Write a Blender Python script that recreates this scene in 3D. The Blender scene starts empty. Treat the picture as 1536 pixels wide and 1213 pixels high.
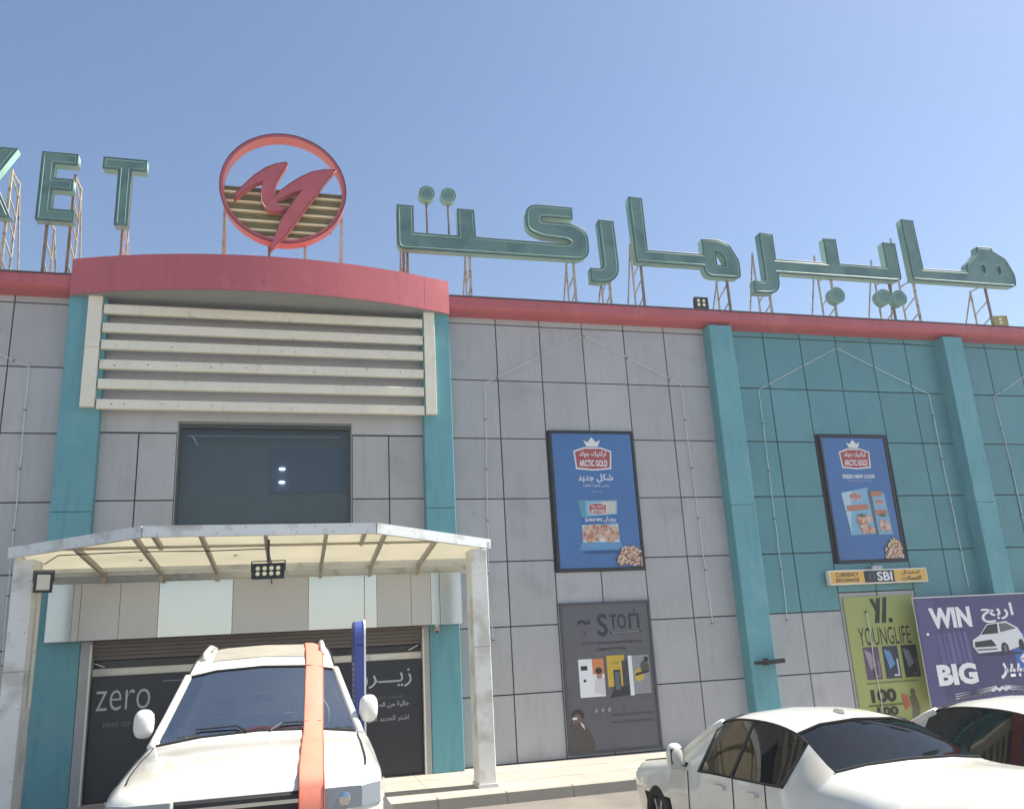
import bpy, bmesh, math, random
from mathutils import Vector, Matrix
random.seed(7)
R = math.radians
scene = bpy.context.scene
col = scene.collection

# ------------------------------------------------------------------ camera
CAM = Vector((0.0, -15.1888, 1.65))
right = Vector((0.96722465, -0.24829413, -0.05316487))
up = Vector((-0.01544916, -0.26653039, 0.96370269))
fwd = Vector((0.25345177, 0.93129564, 0.2616307))
cd = bpy.data.cameras.new('camera')
cam = bpy.data.objects.new('camera', cd); col.objects.link(cam)
cam.matrix_world = Matrix(((right.x, up.x, -fwd.x, CAM.x), (right.y, up.y, -fwd.y, CAM.y), (right.z, up.z, -fwd.z, CAM.z), (0, 0, 0, 1)))
cd.sensor_width = 36.0; cd.lens = 1231.18 / 1536 * 36
cd.shift_y = 29.5 / 1536
cd.clip_end = 3000; cd.clip_start = 0.05
scene.camera = cam

# ------------------------------------------------------------------ light
SUN_EL, SUN_AZ = 56.0, 2.4       # azimuth measured from +X towards -Y
w = bpy.data.worlds.new('World'); scene.world = w; w.use_nodes = True
nt = w.node_tree; nt.nodes.clear()
sky = nt.nodes.new('ShaderNodeTexSky'); sky.sky_type = 'NISHITA'; sky.sun_disc = False
sky.sun_elevation = R(SUN_EL); sky.sun_rotation = R(90 + SUN_AZ)
sky.air_density = 1.0; sky.dust_density = 0.8; sky.ozone_density = 0.8; sky.altitude = 10
bg = nt.nodes.new('ShaderNodeBackground'); bg.inputs[1].default_value = 0.080
wo = nt.nodes.new('ShaderNodeOutputWorld')
nt.links.new(sky.outputs[0], bg.inputs[0]); nt.links.new(bg.outputs[0], wo.inputs[0])
sd = bpy.data.lights.new('sun', 'SUN'); sd.energy = 4.4; sd.angle = R(0.53); sd.color = (1.0, 0.94, 0.84)
sun = bpy.data.objects.new('sun', sd); col.objects.link(sun)
sv = Vector((math.cos(R(SUN_EL)) * math.cos(R(SUN_AZ)), -math.cos(R(SUN_EL)) * math.sin(R(SUN_AZ)), math.sin(R(SUN_EL))))
sun.rotation_euler = (-sv).to_track_quat('-Z', 'Y').to_euler()
sun.location = sv * 40
vs = scene.view_settings
vs.view_transform = 'Standard'; vs.look = 'None'; vs.gamma = 1; vs.use_curve_mapping = False
vs.exposure = 1.16

# ------------------------------------------------------------------ materials
def lin(h):
    h = h.lstrip('#'); r = []
    for i in (0, 2, 4):
        c = int(h[i:i+2], 16) / 255
        r.append(c / 12.92 if c <= 0.04045 else ((c + 0.055) / 1.055) ** 2.4)
    return (*r, 1)
MATS = {}
def M(name, hexc=None, rough=0.5, metal=0.0, var=0.06, scale=3.0, bump=0.0, bscale=40, rnd=0.0, streak=0.0, spec=0.5, dirt=None, coat=0.0):
    if name in MATS: return MATS[name]
    m = bpy.data.materials.new(name); m.use_nodes = True; MATS[name] = m
    n = m.node_tree.nodes; l = m.node_tree.links; b = n['Principled BSDF']
    c = lin(hexc)
    tc = n.new('ShaderNodeTexCoord'); no = n.new('ShaderNodeTexNoise'); no.inputs['Scale'].default_value = scale
    no.inputs['Detail'].default_value = 5; no.inputs['Roughness'].default_value = 0.6
    geo = n.new('ShaderNodeNewGeometry')
    l.new(geo.outputs['Position'], no.inputs['Vector'])
    ramp = n.new('ShaderNodeMapRange'); ramp.inputs['From Min'].default_value = 0.3; ramp.inputs['From Max'].default_value = 0.7
    ramp.inputs['To Min'].default_value = 1 - var; ramp.inputs['To Max'].default_value = 1 + var
    l.new(no.outputs['Fac'], ramp.inputs['Value'])
    val = ramp.outputs[0]
    if rnd:
        oi = n.new('ShaderNodeObjectInfo'); mr = n.new('ShaderNodeMapRange')
        mr.inputs['To Min'].default_value = 1 - rnd; mr.inputs['To Max'].default_value = 1 + rnd
        l.new(oi.outputs['Random'], mr.inputs['Value'])
        mu = n.new('ShaderNodeMath'); mu.operation = 'MULTIPLY'; l.new(val, mu.inputs[0]); l.new(mr.outputs[0], mu.inputs[1]); val = mu.outputs[0]
    if streak:
        mp = n.new('ShaderNodeMapping'); mp.inputs['Scale'].default_value = (5, 5, 0.5)
        l.new(geo.outputs['Position'], mp.inputs['Vector'])
        n2 = n.new('ShaderNodeTexNoise'); n2.inputs['Scale'].default_value = 2.2; n2.inputs['Detail'].default_value = 6
        l.new(mp.outputs[0], n2.inputs['Vector'])
        m2 = n.new('ShaderNodeMapRange'); m2.inputs['From Min'].default_value = 0.5; m2.inputs['From Max'].default_value = 0.8
        m2.inputs['To Min'].default_value = 1; m2.inputs['To Max'].default_value = 1 - streak
        l.new(n2.outputs['Fac'], m2.inputs['Value'])
        mu = n.new('ShaderNodeMath'); mu.operation = 'MULTIPLY'; l.new(val, mu.inputs[0]); l.new(m2.outputs[0], mu.inputs[1]); val = mu.outputs[0]
    vm = n.new('ShaderNodeVectorMath'); vm.operation = 'SCALE'; vm.inputs[0].default_value = c[:3]
    l.new(val, vm.inputs['Scale'])
    out = vm.outputs[0]
    if dirt:
        mx = n.new('ShaderNodeMix'); mx.data_type = 'RGBA'; mx.inputs[7].default_value = lin(dirt[0])
        n3 = n.new('ShaderNodeTexNoise'); n3.inputs['Scale'].default_value = dirt[1]; n3.inputs['Detail'].default_value = 8
        l.new(geo.outputs['Position'], n3.inputs['Vector'])
        m3 = n.new('ShaderNodeMapRange'); m3.inputs['From Min'].default_value = dirt[2]; m3.inputs['From Max'].default_value = dirt[2] + 0.15
        m3.inputs['To Max'].default_value = dirt[3]
        l.new(n3.outputs['Fac'], m3.inputs['Value']); l.new(m3.outputs[0], mx.inputs[0]); l.new(out, mx.inputs[6]); out = mx.outputs[2]
    l.new(out, b.inputs['Base Color'])
    rr = n.new('ShaderNodeMapRange'); rr.inputs['To Min'].default_value = max(0.02, rough - 0.06); rr.inputs['To Max'].default_value = min(1, rough + 0.08)
    l.new(no.outputs['Fac'], rr.inputs['Value']); l.new(rr.outputs[0], b.inputs['Roughness'])
    b.inputs['Metallic'].default_value = metal
    b.inputs['Specular IOR Level'].default_value = spec
    b.inputs['Coat Weight'].default_value = coat
    if bump:
        bn = n.new('ShaderNodeTexNoise'); bn.inputs['Scale'].default_value = bscale; bn.inputs['Detail'].default_value = 3
        l.new(geo.outputs['Position'], bn.inputs['Vector'])
        bp = n.new('ShaderNodeBump'); bp.inputs['Strength'].default_value = bump; bp.inputs['Distance'].default_value = 0.02
        l.new(bn.outputs['Fac'], bp.inputs['Height']); l.new(bp.outputs[0], b.inputs['Normal'])
    return m

GREY = M('grey_panel', '#adadad', 0.40, 0.0, 0.06, 0.9, 0.35, 0.9, rnd=0.06, streak=0.12, dirt=('#7f8182', 1.3, 0.56, 0.32))
TEALP = M('teal_panel', '#588f95', 0.38, 0.0, 0.07, 0.8, 0.35, 0.9, rnd=0.06, streak=0.10, dirt=('#6f9ea2', 0.9, 0.56, 0.35))
TEAL = M('teal_render', '#5d9aa3', 0.5, 0.0, 0.08, 0.8, 0.12, 3, streak=0.18, dirt=('#8aa6a6', 1.6, 0.6, 0.4))
RED = M('red_band', '#b45a60', 0.42, 0.0, 0.07, 1.0, 0.35, 1.4, streak=0.16, dirt=('#c07f80', 1.7, 0.6, 0.4))
JOINT = M('dark_joint', '#3d444c', 0.8)
SOFFIT = M('soffit_grey', '#8d9092', 0.6)
CREAM = M('cream_metal', '#e2ddcb', 0.45, 0, 0.05, 2, streak=0.06, dirt=('#9a8f78', 5.0, 0.62, 0.5))
GREYW = M('grey_back_wall', '#b4b4b6', 0.5, 0, 0.06, 1.2, streak=0.1)
DARK = M('dark_metal', '#1d2022', 0.45)
BLACKF = M('black_frame', '#22262b', 0.4)
ROOFM = M('roof_concrete', '#8f8c85', 0.9)
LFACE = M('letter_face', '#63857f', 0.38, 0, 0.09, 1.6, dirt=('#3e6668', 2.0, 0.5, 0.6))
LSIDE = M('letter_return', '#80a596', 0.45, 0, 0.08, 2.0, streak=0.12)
LTRIM = M('letter_trim', '#8fb5a9', 0.4)
LEDGE = M('letter_edge', '#35565c', 0.5)
STEEL = M('painted_steel', '#b9ae9b', 0.6, 0, 0.12, 6, dirt=('#7d5a44', 9, 0.52, 0.8))
STEELD = M('rusty_steel', '#8b7568', 0.7, 0, 0.15, 8, dirt=('#5c4034', 8, 0.5, 0.8))
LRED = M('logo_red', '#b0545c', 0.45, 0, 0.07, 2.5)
LREDE = M('logo_red_lit_return', '#cf7069', 0.5, 0, 0.06, 2.5)  # salmon tone paints the light on the emblem's undersides
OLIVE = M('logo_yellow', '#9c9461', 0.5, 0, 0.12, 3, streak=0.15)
OLIVEL = M('logo_yellow_lit', '#efe6bb', 0.5, 0, 0.06, 3)  # cream tone paints the lit bottom edge of each emblem slat
ALU = M('white_aluminium', '#ccd0d0', 0.35, 0.15, 0.04, 1.4, dirt=('#8f897a', 3, 0.54, 0.6))
POSTM = M('canopy_post_white', '#e0e0da', 0.38, 0, 0.05, 1.4, dirt=('#a39d8a', 2.6, 0.52, 0.55))
SBW = M('sign_box_bright_refl', '#dcdeda', 0.14, 0.7, 0.03, 1.2, 0.25, 0.9)
SBG = M('sign_box_dark_refl', '#c0bfbc', 0.32, 0.3, 0.03, 1.2, 0.25, 0.9)
SBC = M('sign_box_pale', '#c8d0d3', 0.16, 0.6, 0.03, 1.2, 0.2, 0.9)
BEIGE = M('shutter_beige', '#6b6156', 0.55, 0, 0.1, 2)
BANNERB = M('black_banner', '#20252c', 0.35, 0, 0.08, 1.2)
WHITE = M('print_white', '#e4e6e8', 0.4, 0, 0.02)
TGREY = M('print_pale_grey', '#b9bcc0', 0.4, 0, 0.02)
ORANGE = M('orange_ribbon', '#e58a72', 0.5, 0, 0.05, 5, 0.2, 12)
CARW = M('car_white', '#dcdcd4', 0.22, 0, 0.02, 1, coat=0.6, dirt=('#c9bfa4', 1.5, 0.5, 0.4))
SUNR = M('dusty_sunroof', '#9c978a', 0.6, 0, 0.10, 4)
RUB = M('black_rubber', '#121314', 0.75)
PLAST = M('black_plastic', '#1a1b1d', 0.5)
RIM = M('alloy_rim', '#9ea1a4', 0.3, 0.8)
CHROME = M('chrome', '#c9ccce', 0.12, 1.0, 0.02)
LAMP = M('lamp_cover', '#8b9399', 0.08, 0, 0.02, coat=1.0)
REDL = M('tail_lamp', '#7d0f12', 0.12, 0, 0.02, coat=1.0)
SEATM = M('seat_fabric', '#5c5f60', 0.8)
ASPH = M('asphalt', '#76716a', 0.9, 0, 0.15, 1.5, 0.5, 60, dirt=('#8b8374', 0.6, 0.5, 0.6))
PAVE = M('paving', '#a9a196', 0.85, 0, 0.08, 1.5, 0.3, 50, rnd=0.06)
KERB = M('kerb_concrete', '#9c978c', 0.85)
LINE = M('line_paint', '#c9c7bd', 0.7, 0, 0.12, 8)
ROPE = M('rope_light_white', '#cfd6d6', 0.4)
LEDY = M('led_chip', '#e9e6b8', 0.3)
LEDP = M('led_reflector', '#d8d2c4', 0.35)
BLUE = M('totem_blue', '#3d4f9a', 0.4, 0, 0.05, 3)
def glassmat(name, tint, transp, rough=0.03):
    m = bpy.data.materials.new(name); m.use_nodes = True; n = m.node_tree.nodes; l = m.node_tree.links; n.clear()
    t = n.new('ShaderNodeBsdfTransparent'); t.inputs[0].default_value = tint
    g = n.new('ShaderNodeBsdfGlossy'); g.inputs['Roughness'].default_value = rough; g.inputs[0].default_value = (0.92, 0.90, 0.84, 1)
    lw = n.new('ShaderNodeFresnel'); lw.inputs['IOR'].default_value = 1.45
    mr = n.new('ShaderNodeMapRange'); mr.inputs['To Min'].default_value = transp; mr.inputs['To Max'].default_value = 1.0
    mx = n.new('ShaderNodeMixShader'); o = n.new('ShaderNodeOutputMaterial')
    l.new(lw.outputs[0], mr.inputs['Value']); l.new(mr.outputs[0], mx.inputs[0]); l.new(t.outputs[0], mx.inputs[1]); l.new(g.outputs[0], mx.inputs[2]); l.new(mx.outputs[0], o.inputs[0])
    return m
GLASS = glassmat('car_glass', (0.80, 0.84, 0.84, 1), 0.45)
TINT = glassmat('tinted_glass', (0.06, 0.07, 0.08, 1), 0.03)
WGLASS = glassmat('window_glass', (0.75, 0.8, 0.82, 1), 0.0)
poly = bpy.data.materials.new('polycarbonate_sheet'); poly.use_nodes = True
_n = poly.node_tree.nodes; _l = poly.node_tree.links; _n.clear()
_t = _n.new('ShaderNodeBsdfTranslucent'); _t.inputs[0].default_value = (0.47, 0.44, 0.33, 1)
_d = _n.new('ShaderNodeBsdfDiffuse'); _d.inputs[0].default_value = (0.44, 0.41, 0.30, 1)
_no = _n.new('ShaderNodeTexNoise'); _no.inputs['Scale'].default_value = 1.6; _g = _n.new('ShaderNodeNewGeometry'); _l.new(_g.outputs['Position'], _no.inputs['Vector'])
_mr = _n.new('ShaderNodeMapRange'); _mr.inputs['To Min'].default_value = 0.35; _mr.inputs['To Max'].default_value = 0.65
_m = _n.new('ShaderNodeMixShader'); _o = _n.new('ShaderNodeOutputMaterial')
_l.new(_no.outputs['Fac'], _mr.inputs['Value']); _l.new(_mr.outputs[0], _m.inputs[0]); _l.new(_t.outputs[0], _m.inputs[1]); _l.new(_d.outputs[0], _m.inputs[2]); _l.new(_m.outputs[0], _o.inputs[0])
def emit(name, c, s):
    m = bpy.data.materials.new(name); m.use_nodes = True; b = m.node_tree.nodes['Principled BSDF']
    b.inputs['Emission Color'].default_value = c; b.inputs['Emission Strength'].default_value = s; return m
BULB = emit('lit_bulb', (0.9, 0.95, 1, 1), 4.0)

# ------------------------------------------------------------------ helpers
def tag(o, label=None, cat=None, group=None, kind=None):
    if label: o['label'] = label
    if cat: o['category'] = cat
    if group: o['group'] = group
    if kind: o['kind'] = kind
    return o
def thing(name, label, cat, loc=(0, 0, 0), rotz=0, group=None):
    o = bpy.data.objects.new(name, None); col.objects.link(o)
    o.location = loc; o.rotation_euler = (0, 0, rotz); o.empty_display_size = 0.2
    return tag(o, label, cat, group)
def link(name, me, mat, parent=None, loc=(0, 0, 0), smooth=False):
    o = bpy.data.objects.new(name, me); col.objects.link(o)
    if mat is not None:
        for m in (mat if isinstance(mat, (list, tuple)) else [mat]):
            me.materials.append(m)
    if parent: o.parent = parent
    o.location = loc
    if smooth:
        for p in me.polygons: p.use_smooth = True
    return o
class MB:
    def __init__(s): s.v = []; s.f = []; s.m = []
    def add(s, v, f, m=0):
        k = len(s.v); s.v += [tuple(p) for p in v]; s.f += [tuple(i + k for i in q) for q in f]; s.m += [m] * len(f); return s
    def box(s, x0, x1, y0, y1, z0, z1, m=0, ch=0):
        if not ch:
            v = [(x, y, z) for x in (x0, x1) for y in (y0, y1) for z in (z0, z1)]
            return s.add(v, [(0, 1, 3, 2), (4, 6, 7, 5), (0, 4, 5, 1), (2, 3, 7, 6), (0, 2, 6, 4), (1, 5, 7, 3)], m)
        # chamfered front edges (front = y0)
        c = ch
        v = [(x0, y1, z0), (x1, y1, z0), (x1, y1, z1), (x0, y1, z1),
             (x0, y0 + c, z0), (x1, y0 + c, z0), (x1, y0 + c, z1), (x0, y0 + c, z1),
             (x0 + c, y0, z0 + c), (x1 - c, y0, z0 + c), (x1 - c, y0, z1 - c), (x0 + c, y0, z1 - c)]
        f = [(8, 9, 10, 11), (0, 3, 2, 1)]
        for i in range(4):
            j = (i + 1) % 4; f += [(i, j, 4 + j, 4 + i), (4 + i, 4 + j, 8 + j, 8 + i)]
        return s.add(v, f, m)
    def tube(s, pts, r, n=6, m=0, caps=True):
        pts = [Vector(p) for p in pts]; k = len(s.v); prev = None
        for i, p in enumerate(pts):
            d = (pts[min(i + 1, len(pts) - 1)] - pts[max(i - 1, 0)]).normalized()
            a = d.orthogonal().normalized() if prev is None else (prev - d * prev.dot(d)).normalized()
            prev = a; b = d.cross(a)
            for q in range(n):
                t = 2 * math.pi * q / n + math.pi / n
                s.v.append(tuple(p + (a * math.cos(t) + b * math.sin(t)) * r))
        for i in range(len(pts) - 1):
            for q in range(n):
                s.f.append((k + i * n + q, k + i * n + (q + 1) % n, k + (i + 1) * n + (q + 1) % n, k + (i + 1) * n + q)); s.m.append(m)
        if caps:
            s.f.append(tuple(k + q for q in range(n))[::-1]); s.m.append(m)
            e = k + (len(pts) - 1) * n; s.f.append(tuple(e + q for q in range(n))); s.m.append(m)
        return s
    def bar(s, a, b, w, h, m=0):      # square tube from a to b
        a = Vector(a); b = Vector(b); d = (b - a).normalized()
        sx = d.cross(Vector((0, 0, 1)));
        if sx.length < 1e-4: sx = Vector((1, 0, 0))
        sx.normalize(); uz = sx.cross(d).normalized()
        v = []
        for p in (a, b):
            for i, j in ((-1, -1), (1, -1), (1, 1), (-1, 1)): v.append(p + sx * (i * w / 2) + uz * (j * h / 2))
        return s.add(v, [(0, 3, 2, 1), (4, 5, 6, 7), (0, 1, 5, 4), (1, 2, 6, 5), (2, 3, 7, 6), (3, 0, 4, 7)], m)
    def disc(s, c, r, y0, y1, n=28, m=0, rz=None):  # short cylinder along Y
        rz = rz or r; v = []; k = n
        for y in (y0, y1):
            for i in range(n):
                t = 2 * math.pi * i / n; v.append((c[0] + r * math.cos(t), y, c[1] + rz * math.sin(t)))
        f = [tuple(range(n)), tuple(range(2 * n - 1, n - 1, -1))] + [(i, n + i, n + (i + 1) % n, (i + 1) % n) for i in range(n)]
        return s.add(v, f, m)
    def ball(s, c, r, m=0, n=8, k=5):
        v = []; f = []
        for i in range(k + 1):
            ph = math.pi * i / k
            for j in range(n):
                t = 2 * math.pi * j / n
                rr = r if isinstance(r, tuple) else (r, r, r)
                v.append((c[0] + rr[0] * math.sin(ph) * math.cos(t), c[1] + rr[1] * math.sin(ph) * math.sin(t), c[2] + rr[2] * math.cos(ph)))
        for i in range(k):
            for j in range(n): f.append((i * n + j, (i + 1) * n + j, (i + 1) * n + (j + 1) % n, i * n + (j + 1) % n))
        return s.add(v, f, m)
    def mesh(s, name='m'):
        me = bpy.data.meshes.new(name); me.from_pydata(s.v, [], s.f)
        for p, m in zip(me.polygons, s.m): p.material_index = m
        bm = bmesh.new(); bm.from_mesh(me); bmesh.ops.recalc_face_normals(bm, faces=bm.faces); bm.to_mesh(me); bm.free()
        me.update(); return me
    def build(s, name, mat, parent=None, loc=(0, 0, 0), smooth=False):
        return link(name, s.mesh(name), mat, parent, loc, smooth)

def fillet(pts, seg=6):
    out = []; n = len(pts)
    for i, p in enumerate(pts):
        r = p[2] if len(p) > 2 else 0
        P = Vector(p[:2])
        if not r: out.append(tuple(P)); continue
        A = Vector(pts[i - 1][:2]) - P; B = Vector(pts[(i + 1) % n][:2]) - P
        la, lb = A.length, B.length; A.normalize(); B.normalize()
        ang = A.angle(B); t = min(r / math.tan(ang / 2), la * 0.5 if len(pts[i-1]) > 2 and pts[i-1][2] else la * 0.95, lb * 0.5 if len(pts[(i+1) % n]) > 2 and pts[(i+1) % n][2] else lb * 0.95)
        a = P + A * t; b = P + B * t
        for k in range(seg + 1):
            u = k / seg; out.append(tuple(a * (1 - u) ** 2 + P * 2 * u * (1 - u) + b * u * u))
    return out
def inset(pts, d):
    n = len(pts); area = sum(pts[i][0] * pts[(i + 1) % n][1] - pts[(i + 1) % n][0] * pts[i][1] for i in range(n))
    s = 1 if area > 0 else -1; out = []
    for i in range(n):
        a = Vector(pts[i - 1]); p = Vector(pts[i]); b = Vector(pts[(i + 1) % n])
        e1 = (p - a); e2 = (b - p)
        if e1.length < 1e-5 or e2.length < 1e-5: continue
        e1.normalize(); e2.normalize()
        n1 = Vector((-e1.y, e1.x)) * s; n2 = Vector((-e2.y, e2.x)) * s
        m = n1 + n2
        if m.length < 1e-3: m = n1
        m.normalize(); c = max(0.5, m.dot(n1)); out.append(tuple(p + m * (d / c)))
    return out
def flat_curve(loops, depth, bevel=0.0):
    """2D outline loops (x,z) -> solid mesh between y=-depth/2 and +depth/2, holes filled correctly"""
    c = bpy.data.curves.new('outline', 'CURVE'); c.dimensions = '2D'; c.fill_mode = 'BOTH'; c.extrude = depth / 2; c.bevel_depth = bevel; c.bevel_resolution = 0
    for lp in loops:
        sp = c.splines.new('POLY'); sp.points.add(len(lp) - 1)
        for q, p in zip(sp.points, lp): q.co = (p[0], p[1], 0, 1)
        sp.use_cyclic_u = True
    o = bpy.data.objects.new('tmp', c); me = bpy.data.meshes.new_from_object(o)
    bpy.data.objects.remove(o); bpy.data.curves.remove(c)
    me.transform(Matrix(((1, 0, 0, 0), (0, 0, -1, 0), (0, 1, 0, 0), (0, 0, 0, 1))))
    return me
# right-to-left text: contextual forms laid out in visual order
_F = {'ا': (0xFE8D, 2), 'أ': (0xFE83, 2), 'ب': (0xFE8F, 4), 'ت': (0xFE95, 4), 'ة': (0xFE93, 2), 'ج': (0xFE9D, 4), 'ح': (0xFEA1, 4), 'خ': (0xFEA5, 4), 'د': (0xFEA9, 2), 'ر': (0xFEAD, 2), 'ز': (0xFEAF, 2),
      'س': (0xFEB1, 4), 'ش': (0xFEB5, 4), 'ص': (0xFEB9, 4), 'ض': (0xFEBD, 4), 'ع': (0xFEC9, 4), 'ف': (0xFED1, 4), 'ق': (0xFED5, 4), 'ك': (0xFED9, 4), 'ل': (0xFEDD, 4), 'م': (0xFEE1, 4), 'ن': (0xFEE5, 4),
      'ه': (0xFEE9, 4), 'و': (0xFEED, 2), 'ى': (0xFEEF, 2), 'ي': (0xFEF1, 4), 'ـ': (0x0640, 4)}
def ar(s):
    out = []
    for i, ch in enumerate(s):
        if ch not in _F: out.append(ch); continue
        base, nf = _F[ch]
        if ch == 'ـ': out.append(ch); continue
        pj = i > 0 and s[i - 1] in _F and _F[s[i - 1]][1] == 4
        nj = i + 1 < len(s) and s[i + 1] in _F and nf == 4
        k = (3 if nj else 1) if pj else (2 if nj else 0)
        out.append(chr(base + k))
    return ''.join(reversed(out))
def text_mesh(s, w=None, h=None, bold=0.0, shear=0.0):
    c = bpy.data.curves.new('t', 'FONT'); c.body = s; c.offset = bold; c.shear = shear; c.resolution_u = 3
    o = bpy.data.objects.new('t', c); col.objects.link(o); me = bpy.data.meshes.new_from_object(o)
    bpy.data.objects.remove(o); bpy.data.curves.remove(c)
    if not len(me.vertices): return me
    xs = [v.co.x for v in me.vertices]; ys = [v.co.y for v in me.vertices]
    sx = (max(xs) - min(xs)) or 1; sy = (max(ys) - min(ys)) or 1
    kx = w / sx if w else h / sy; ky = h / sy if h else kx
    cx = (max(xs) + min(xs)) / 2; cy = (max(ys) + min(ys)) / 2
    for v in me.vertices: v.co = ((v.co.x - cx) * kx, 0, (v.co.y - cy) * ky)
    return me
class Board:
    """flat printed board facing -Y; u to the right, v up, metres from its lower-left corner"""
    def __init__(s, root, y=0.0, clip=None): s.clip = clip; s.root = root; s.y = y; s.n = 0; s.mb = MB(); s.mats = []
    def _m(s, m):
        if m not in s.mats: s.mats.append(m)
        return s.mats.index(m)
    def poly(s, pts, m):
        if s.clip: c = s.clip; pts = [(min(max(p[0], c[0]), c[1]), min(max(p[1], c[2]), c[3])) for p in pts]
        s.n += 1; y = s.lay(); s.mb.add([(p[0], y, p[1]) for p in pts], [tuple(range(len(pts)))], s._m(m)); return s
    def lay(s): return s.y - 0.0006 * min(s.n, 30) - 0.00004 * max(0, s.n - 30)
    def rect(s, x0, x1, z0, z1, m): return s.poly([(x0, z0), (x1, z0), (x1, z1), (x0, z1)], m)
    def ell(s, x, z, a, b, m, rot=0, n=16):
        return s.poly([(x + a * math.cos(t) * math.cos(rot) - b * math.sin(t) * math.sin(rot), z + a * math.cos(t) * math.sin(rot) + b * math.sin(t) * math.cos(rot)) for t in [2 * math.pi * i / n for i in range(n)]], m)
    def text(s, t, x, z, w, h, m, bold=0.0, name='lettering', shear=0):
        s.n += 1; me = text_mesh(t, w, h, bold, shear)
        return link(name, me, m, s.root, (x, s.lay() - 0.0003, z))
    def done(s, name='printed_picture'): return s.mb.build(name, s.mats, s.root)
def P(name, hexc, rough=0.35): return M('print_' + name, hexc, rough, 0, 0.04, 2.0)

# ================================================================== SETTING
GZ = -0.5; PZ = -0.35
me = bpy.data.meshes.new('ground'); me.from_pydata([(-400, -400, GZ), (400, -400, GZ), (400, 400, GZ), (-400, 400, GZ)], [], [(0, 1, 2, 3)])
tag(link('ground', me, M('sandy_lot', '#a3988a', 0.95, 0, 0.10, 0.4, 0.4, 30)), kind='structure')
tag(MB().add([(-24, -40, GZ + .006), (30, -40, GZ + .006), (30, -2.85, GZ + .006), (-24, -2.85, GZ + .006)], [(0, 1, 2, 3)]).build('parking_lot', ASPH), kind='structure')
pav = tag(MB().box(-16, 27, -2.7, 0.0, GZ - .1, PZ - .03).build('pavement', KERB), kind='structure')
pm = MB().box(-.397, .397, -.432, .432, 0, .03).mesh('paver')
pm.materials.append(PAVE)
for i in range(48):
    for j in range(3):
        X = -10 + .4 + i * .8
        if X > 21: continue
        o = link('paver', pm, None, pav, (X, -2.7 + .45 + j * .88, PZ - .03)); 
me = MB().box(0, .98, -2.84, -2.70, GZ - .1, PZ, 0, 0).mesh('kerb_stone'); me.materials.append(KERB)
ks = tag(MB().box(-16, 27, -2.83, -2.705, GZ - .1, PZ - .02).build('kerb', KERB), kind='structure')
for i in range(30): link('kerb_stone', me, None, ks, (-10 + i, 0, 0.004))
ln = MB()
for x in (-7.4, -4.9, -2.2, 1.9, 3.3, 5.6, 7.9, 10.3, 12.8, 15.3): ln.add([(x, -10.6, GZ + .011), (x + .1, -10.6, GZ + .011), (x + .1, -5.6, GZ + .011), (x, -5.6, GZ + .011)], [(0, 1, 2, 3)])
tag(ln.build('parking_lines', LINE), kind='structure')

# ================================================================== BUILDING
B = thing('supermarket_building', 'grey and teal panelled supermarket facade with red parapet and entrance bay', 'building', (0, 0, PZ))
def bpart(name, mb, mat, smooth=False, parent=None):
    o = mb.build(name, mat, parent or B, (0, 0, 0), smooth)
    if parent is None: o.location = (0, 0, -PZ)
    return o
core = MB().box(-15.9, 26.9, .30, 14, PZ - .3, 8.22).box(-15.9, -2.05, .045, .3, PZ - .3, 8.22).box(1.0, 26.9, .045, .3, PZ - .3, 8.22).box(-2.05, 1.0, .045, .3, PZ - .3, 3.93).box(-2.05, 1.0, .045, .3, 5.83, 8.22)
bpart('wall', core, JOINT)
bpart('roof', MB().box(-15.9, 26.9, .3, 14, 8.221, 8.26), ROOFM)
rows = [8.16, 8.02, 6.82, 5.62, 4.42, 3.22, 2.02, .82, PZ]
rows_mid = [8.16, 8.02, 6.82, 5.79, 2.99, 2.38, PZ]
cache = {}
GAP = .011
def panel(x0, x1, z0, z1, mat, y=0.0, name='wall_panel', parent=None, stuff=None):
    wq, hq = round(x1 - x0 - 2 * GAP, 3), round(z1 - z0 - 2 * GAP, 3)
    if wq < .03 or hq < .03: return
    if stuff is not None:
        stuff.box(x0 + GAP, x1 - GAP, y, y + .04, z0 + GAP, z1 - GAP); return
    k = (wq, hq, mat.name)
    if k not in cache:
        me = MB().box(-wq / 2, wq / 2, 0, .042, -hq / 2, hq / 2, 0, .005).mesh('panel'); me.materials.append(mat); cache[k] = me
    o = link(name, cache[k], None, parent or B, ((x0 + x1) / 2, y, (z0 + z1) / 2 - PZ))
    o.rotation_euler = (R(random.uniform(-.25, .25)), 0, R(random.uniform(-.25, .25)))
    return o
def bay(xl, xr, teal, poster=True, stuff=None):
    cx = (xl + xr) / 2 + (.03 if xl > 0 else 0); W = .9335
    cs = [xl] + [cx + (i - 2) * W for i in range(5)] + [xr]
    for i in range(6):
        mid = poster and i in (2, 3)
        rw = rows_mid if mid else rows
        for a, b in zip(rw, rw[1:]):
            if mid and a == 5.79: continue
            t = teal and b >= (2.0 if not mid else 2.3)
            panel(cs[i], cs[i + 1], b, a, TEALP if t else GREY, stuff=stuff)
bay(-9.60, -3.90, False, False)
bay(2.86, 8.60, False)
bay(9.10, 14.66, True)
bay(15.14, 20.72, True, False)
out = MB(); bay(-15.6, -10.16, False, False, out); bpart('outer_panels', out, GREY)['kind'] = 'stuff'
out = MB(); bay(21.2, 26.7, False, False, out); bpart('outer_panels', out, TEALP)['kind'] = 'stuff'
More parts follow.
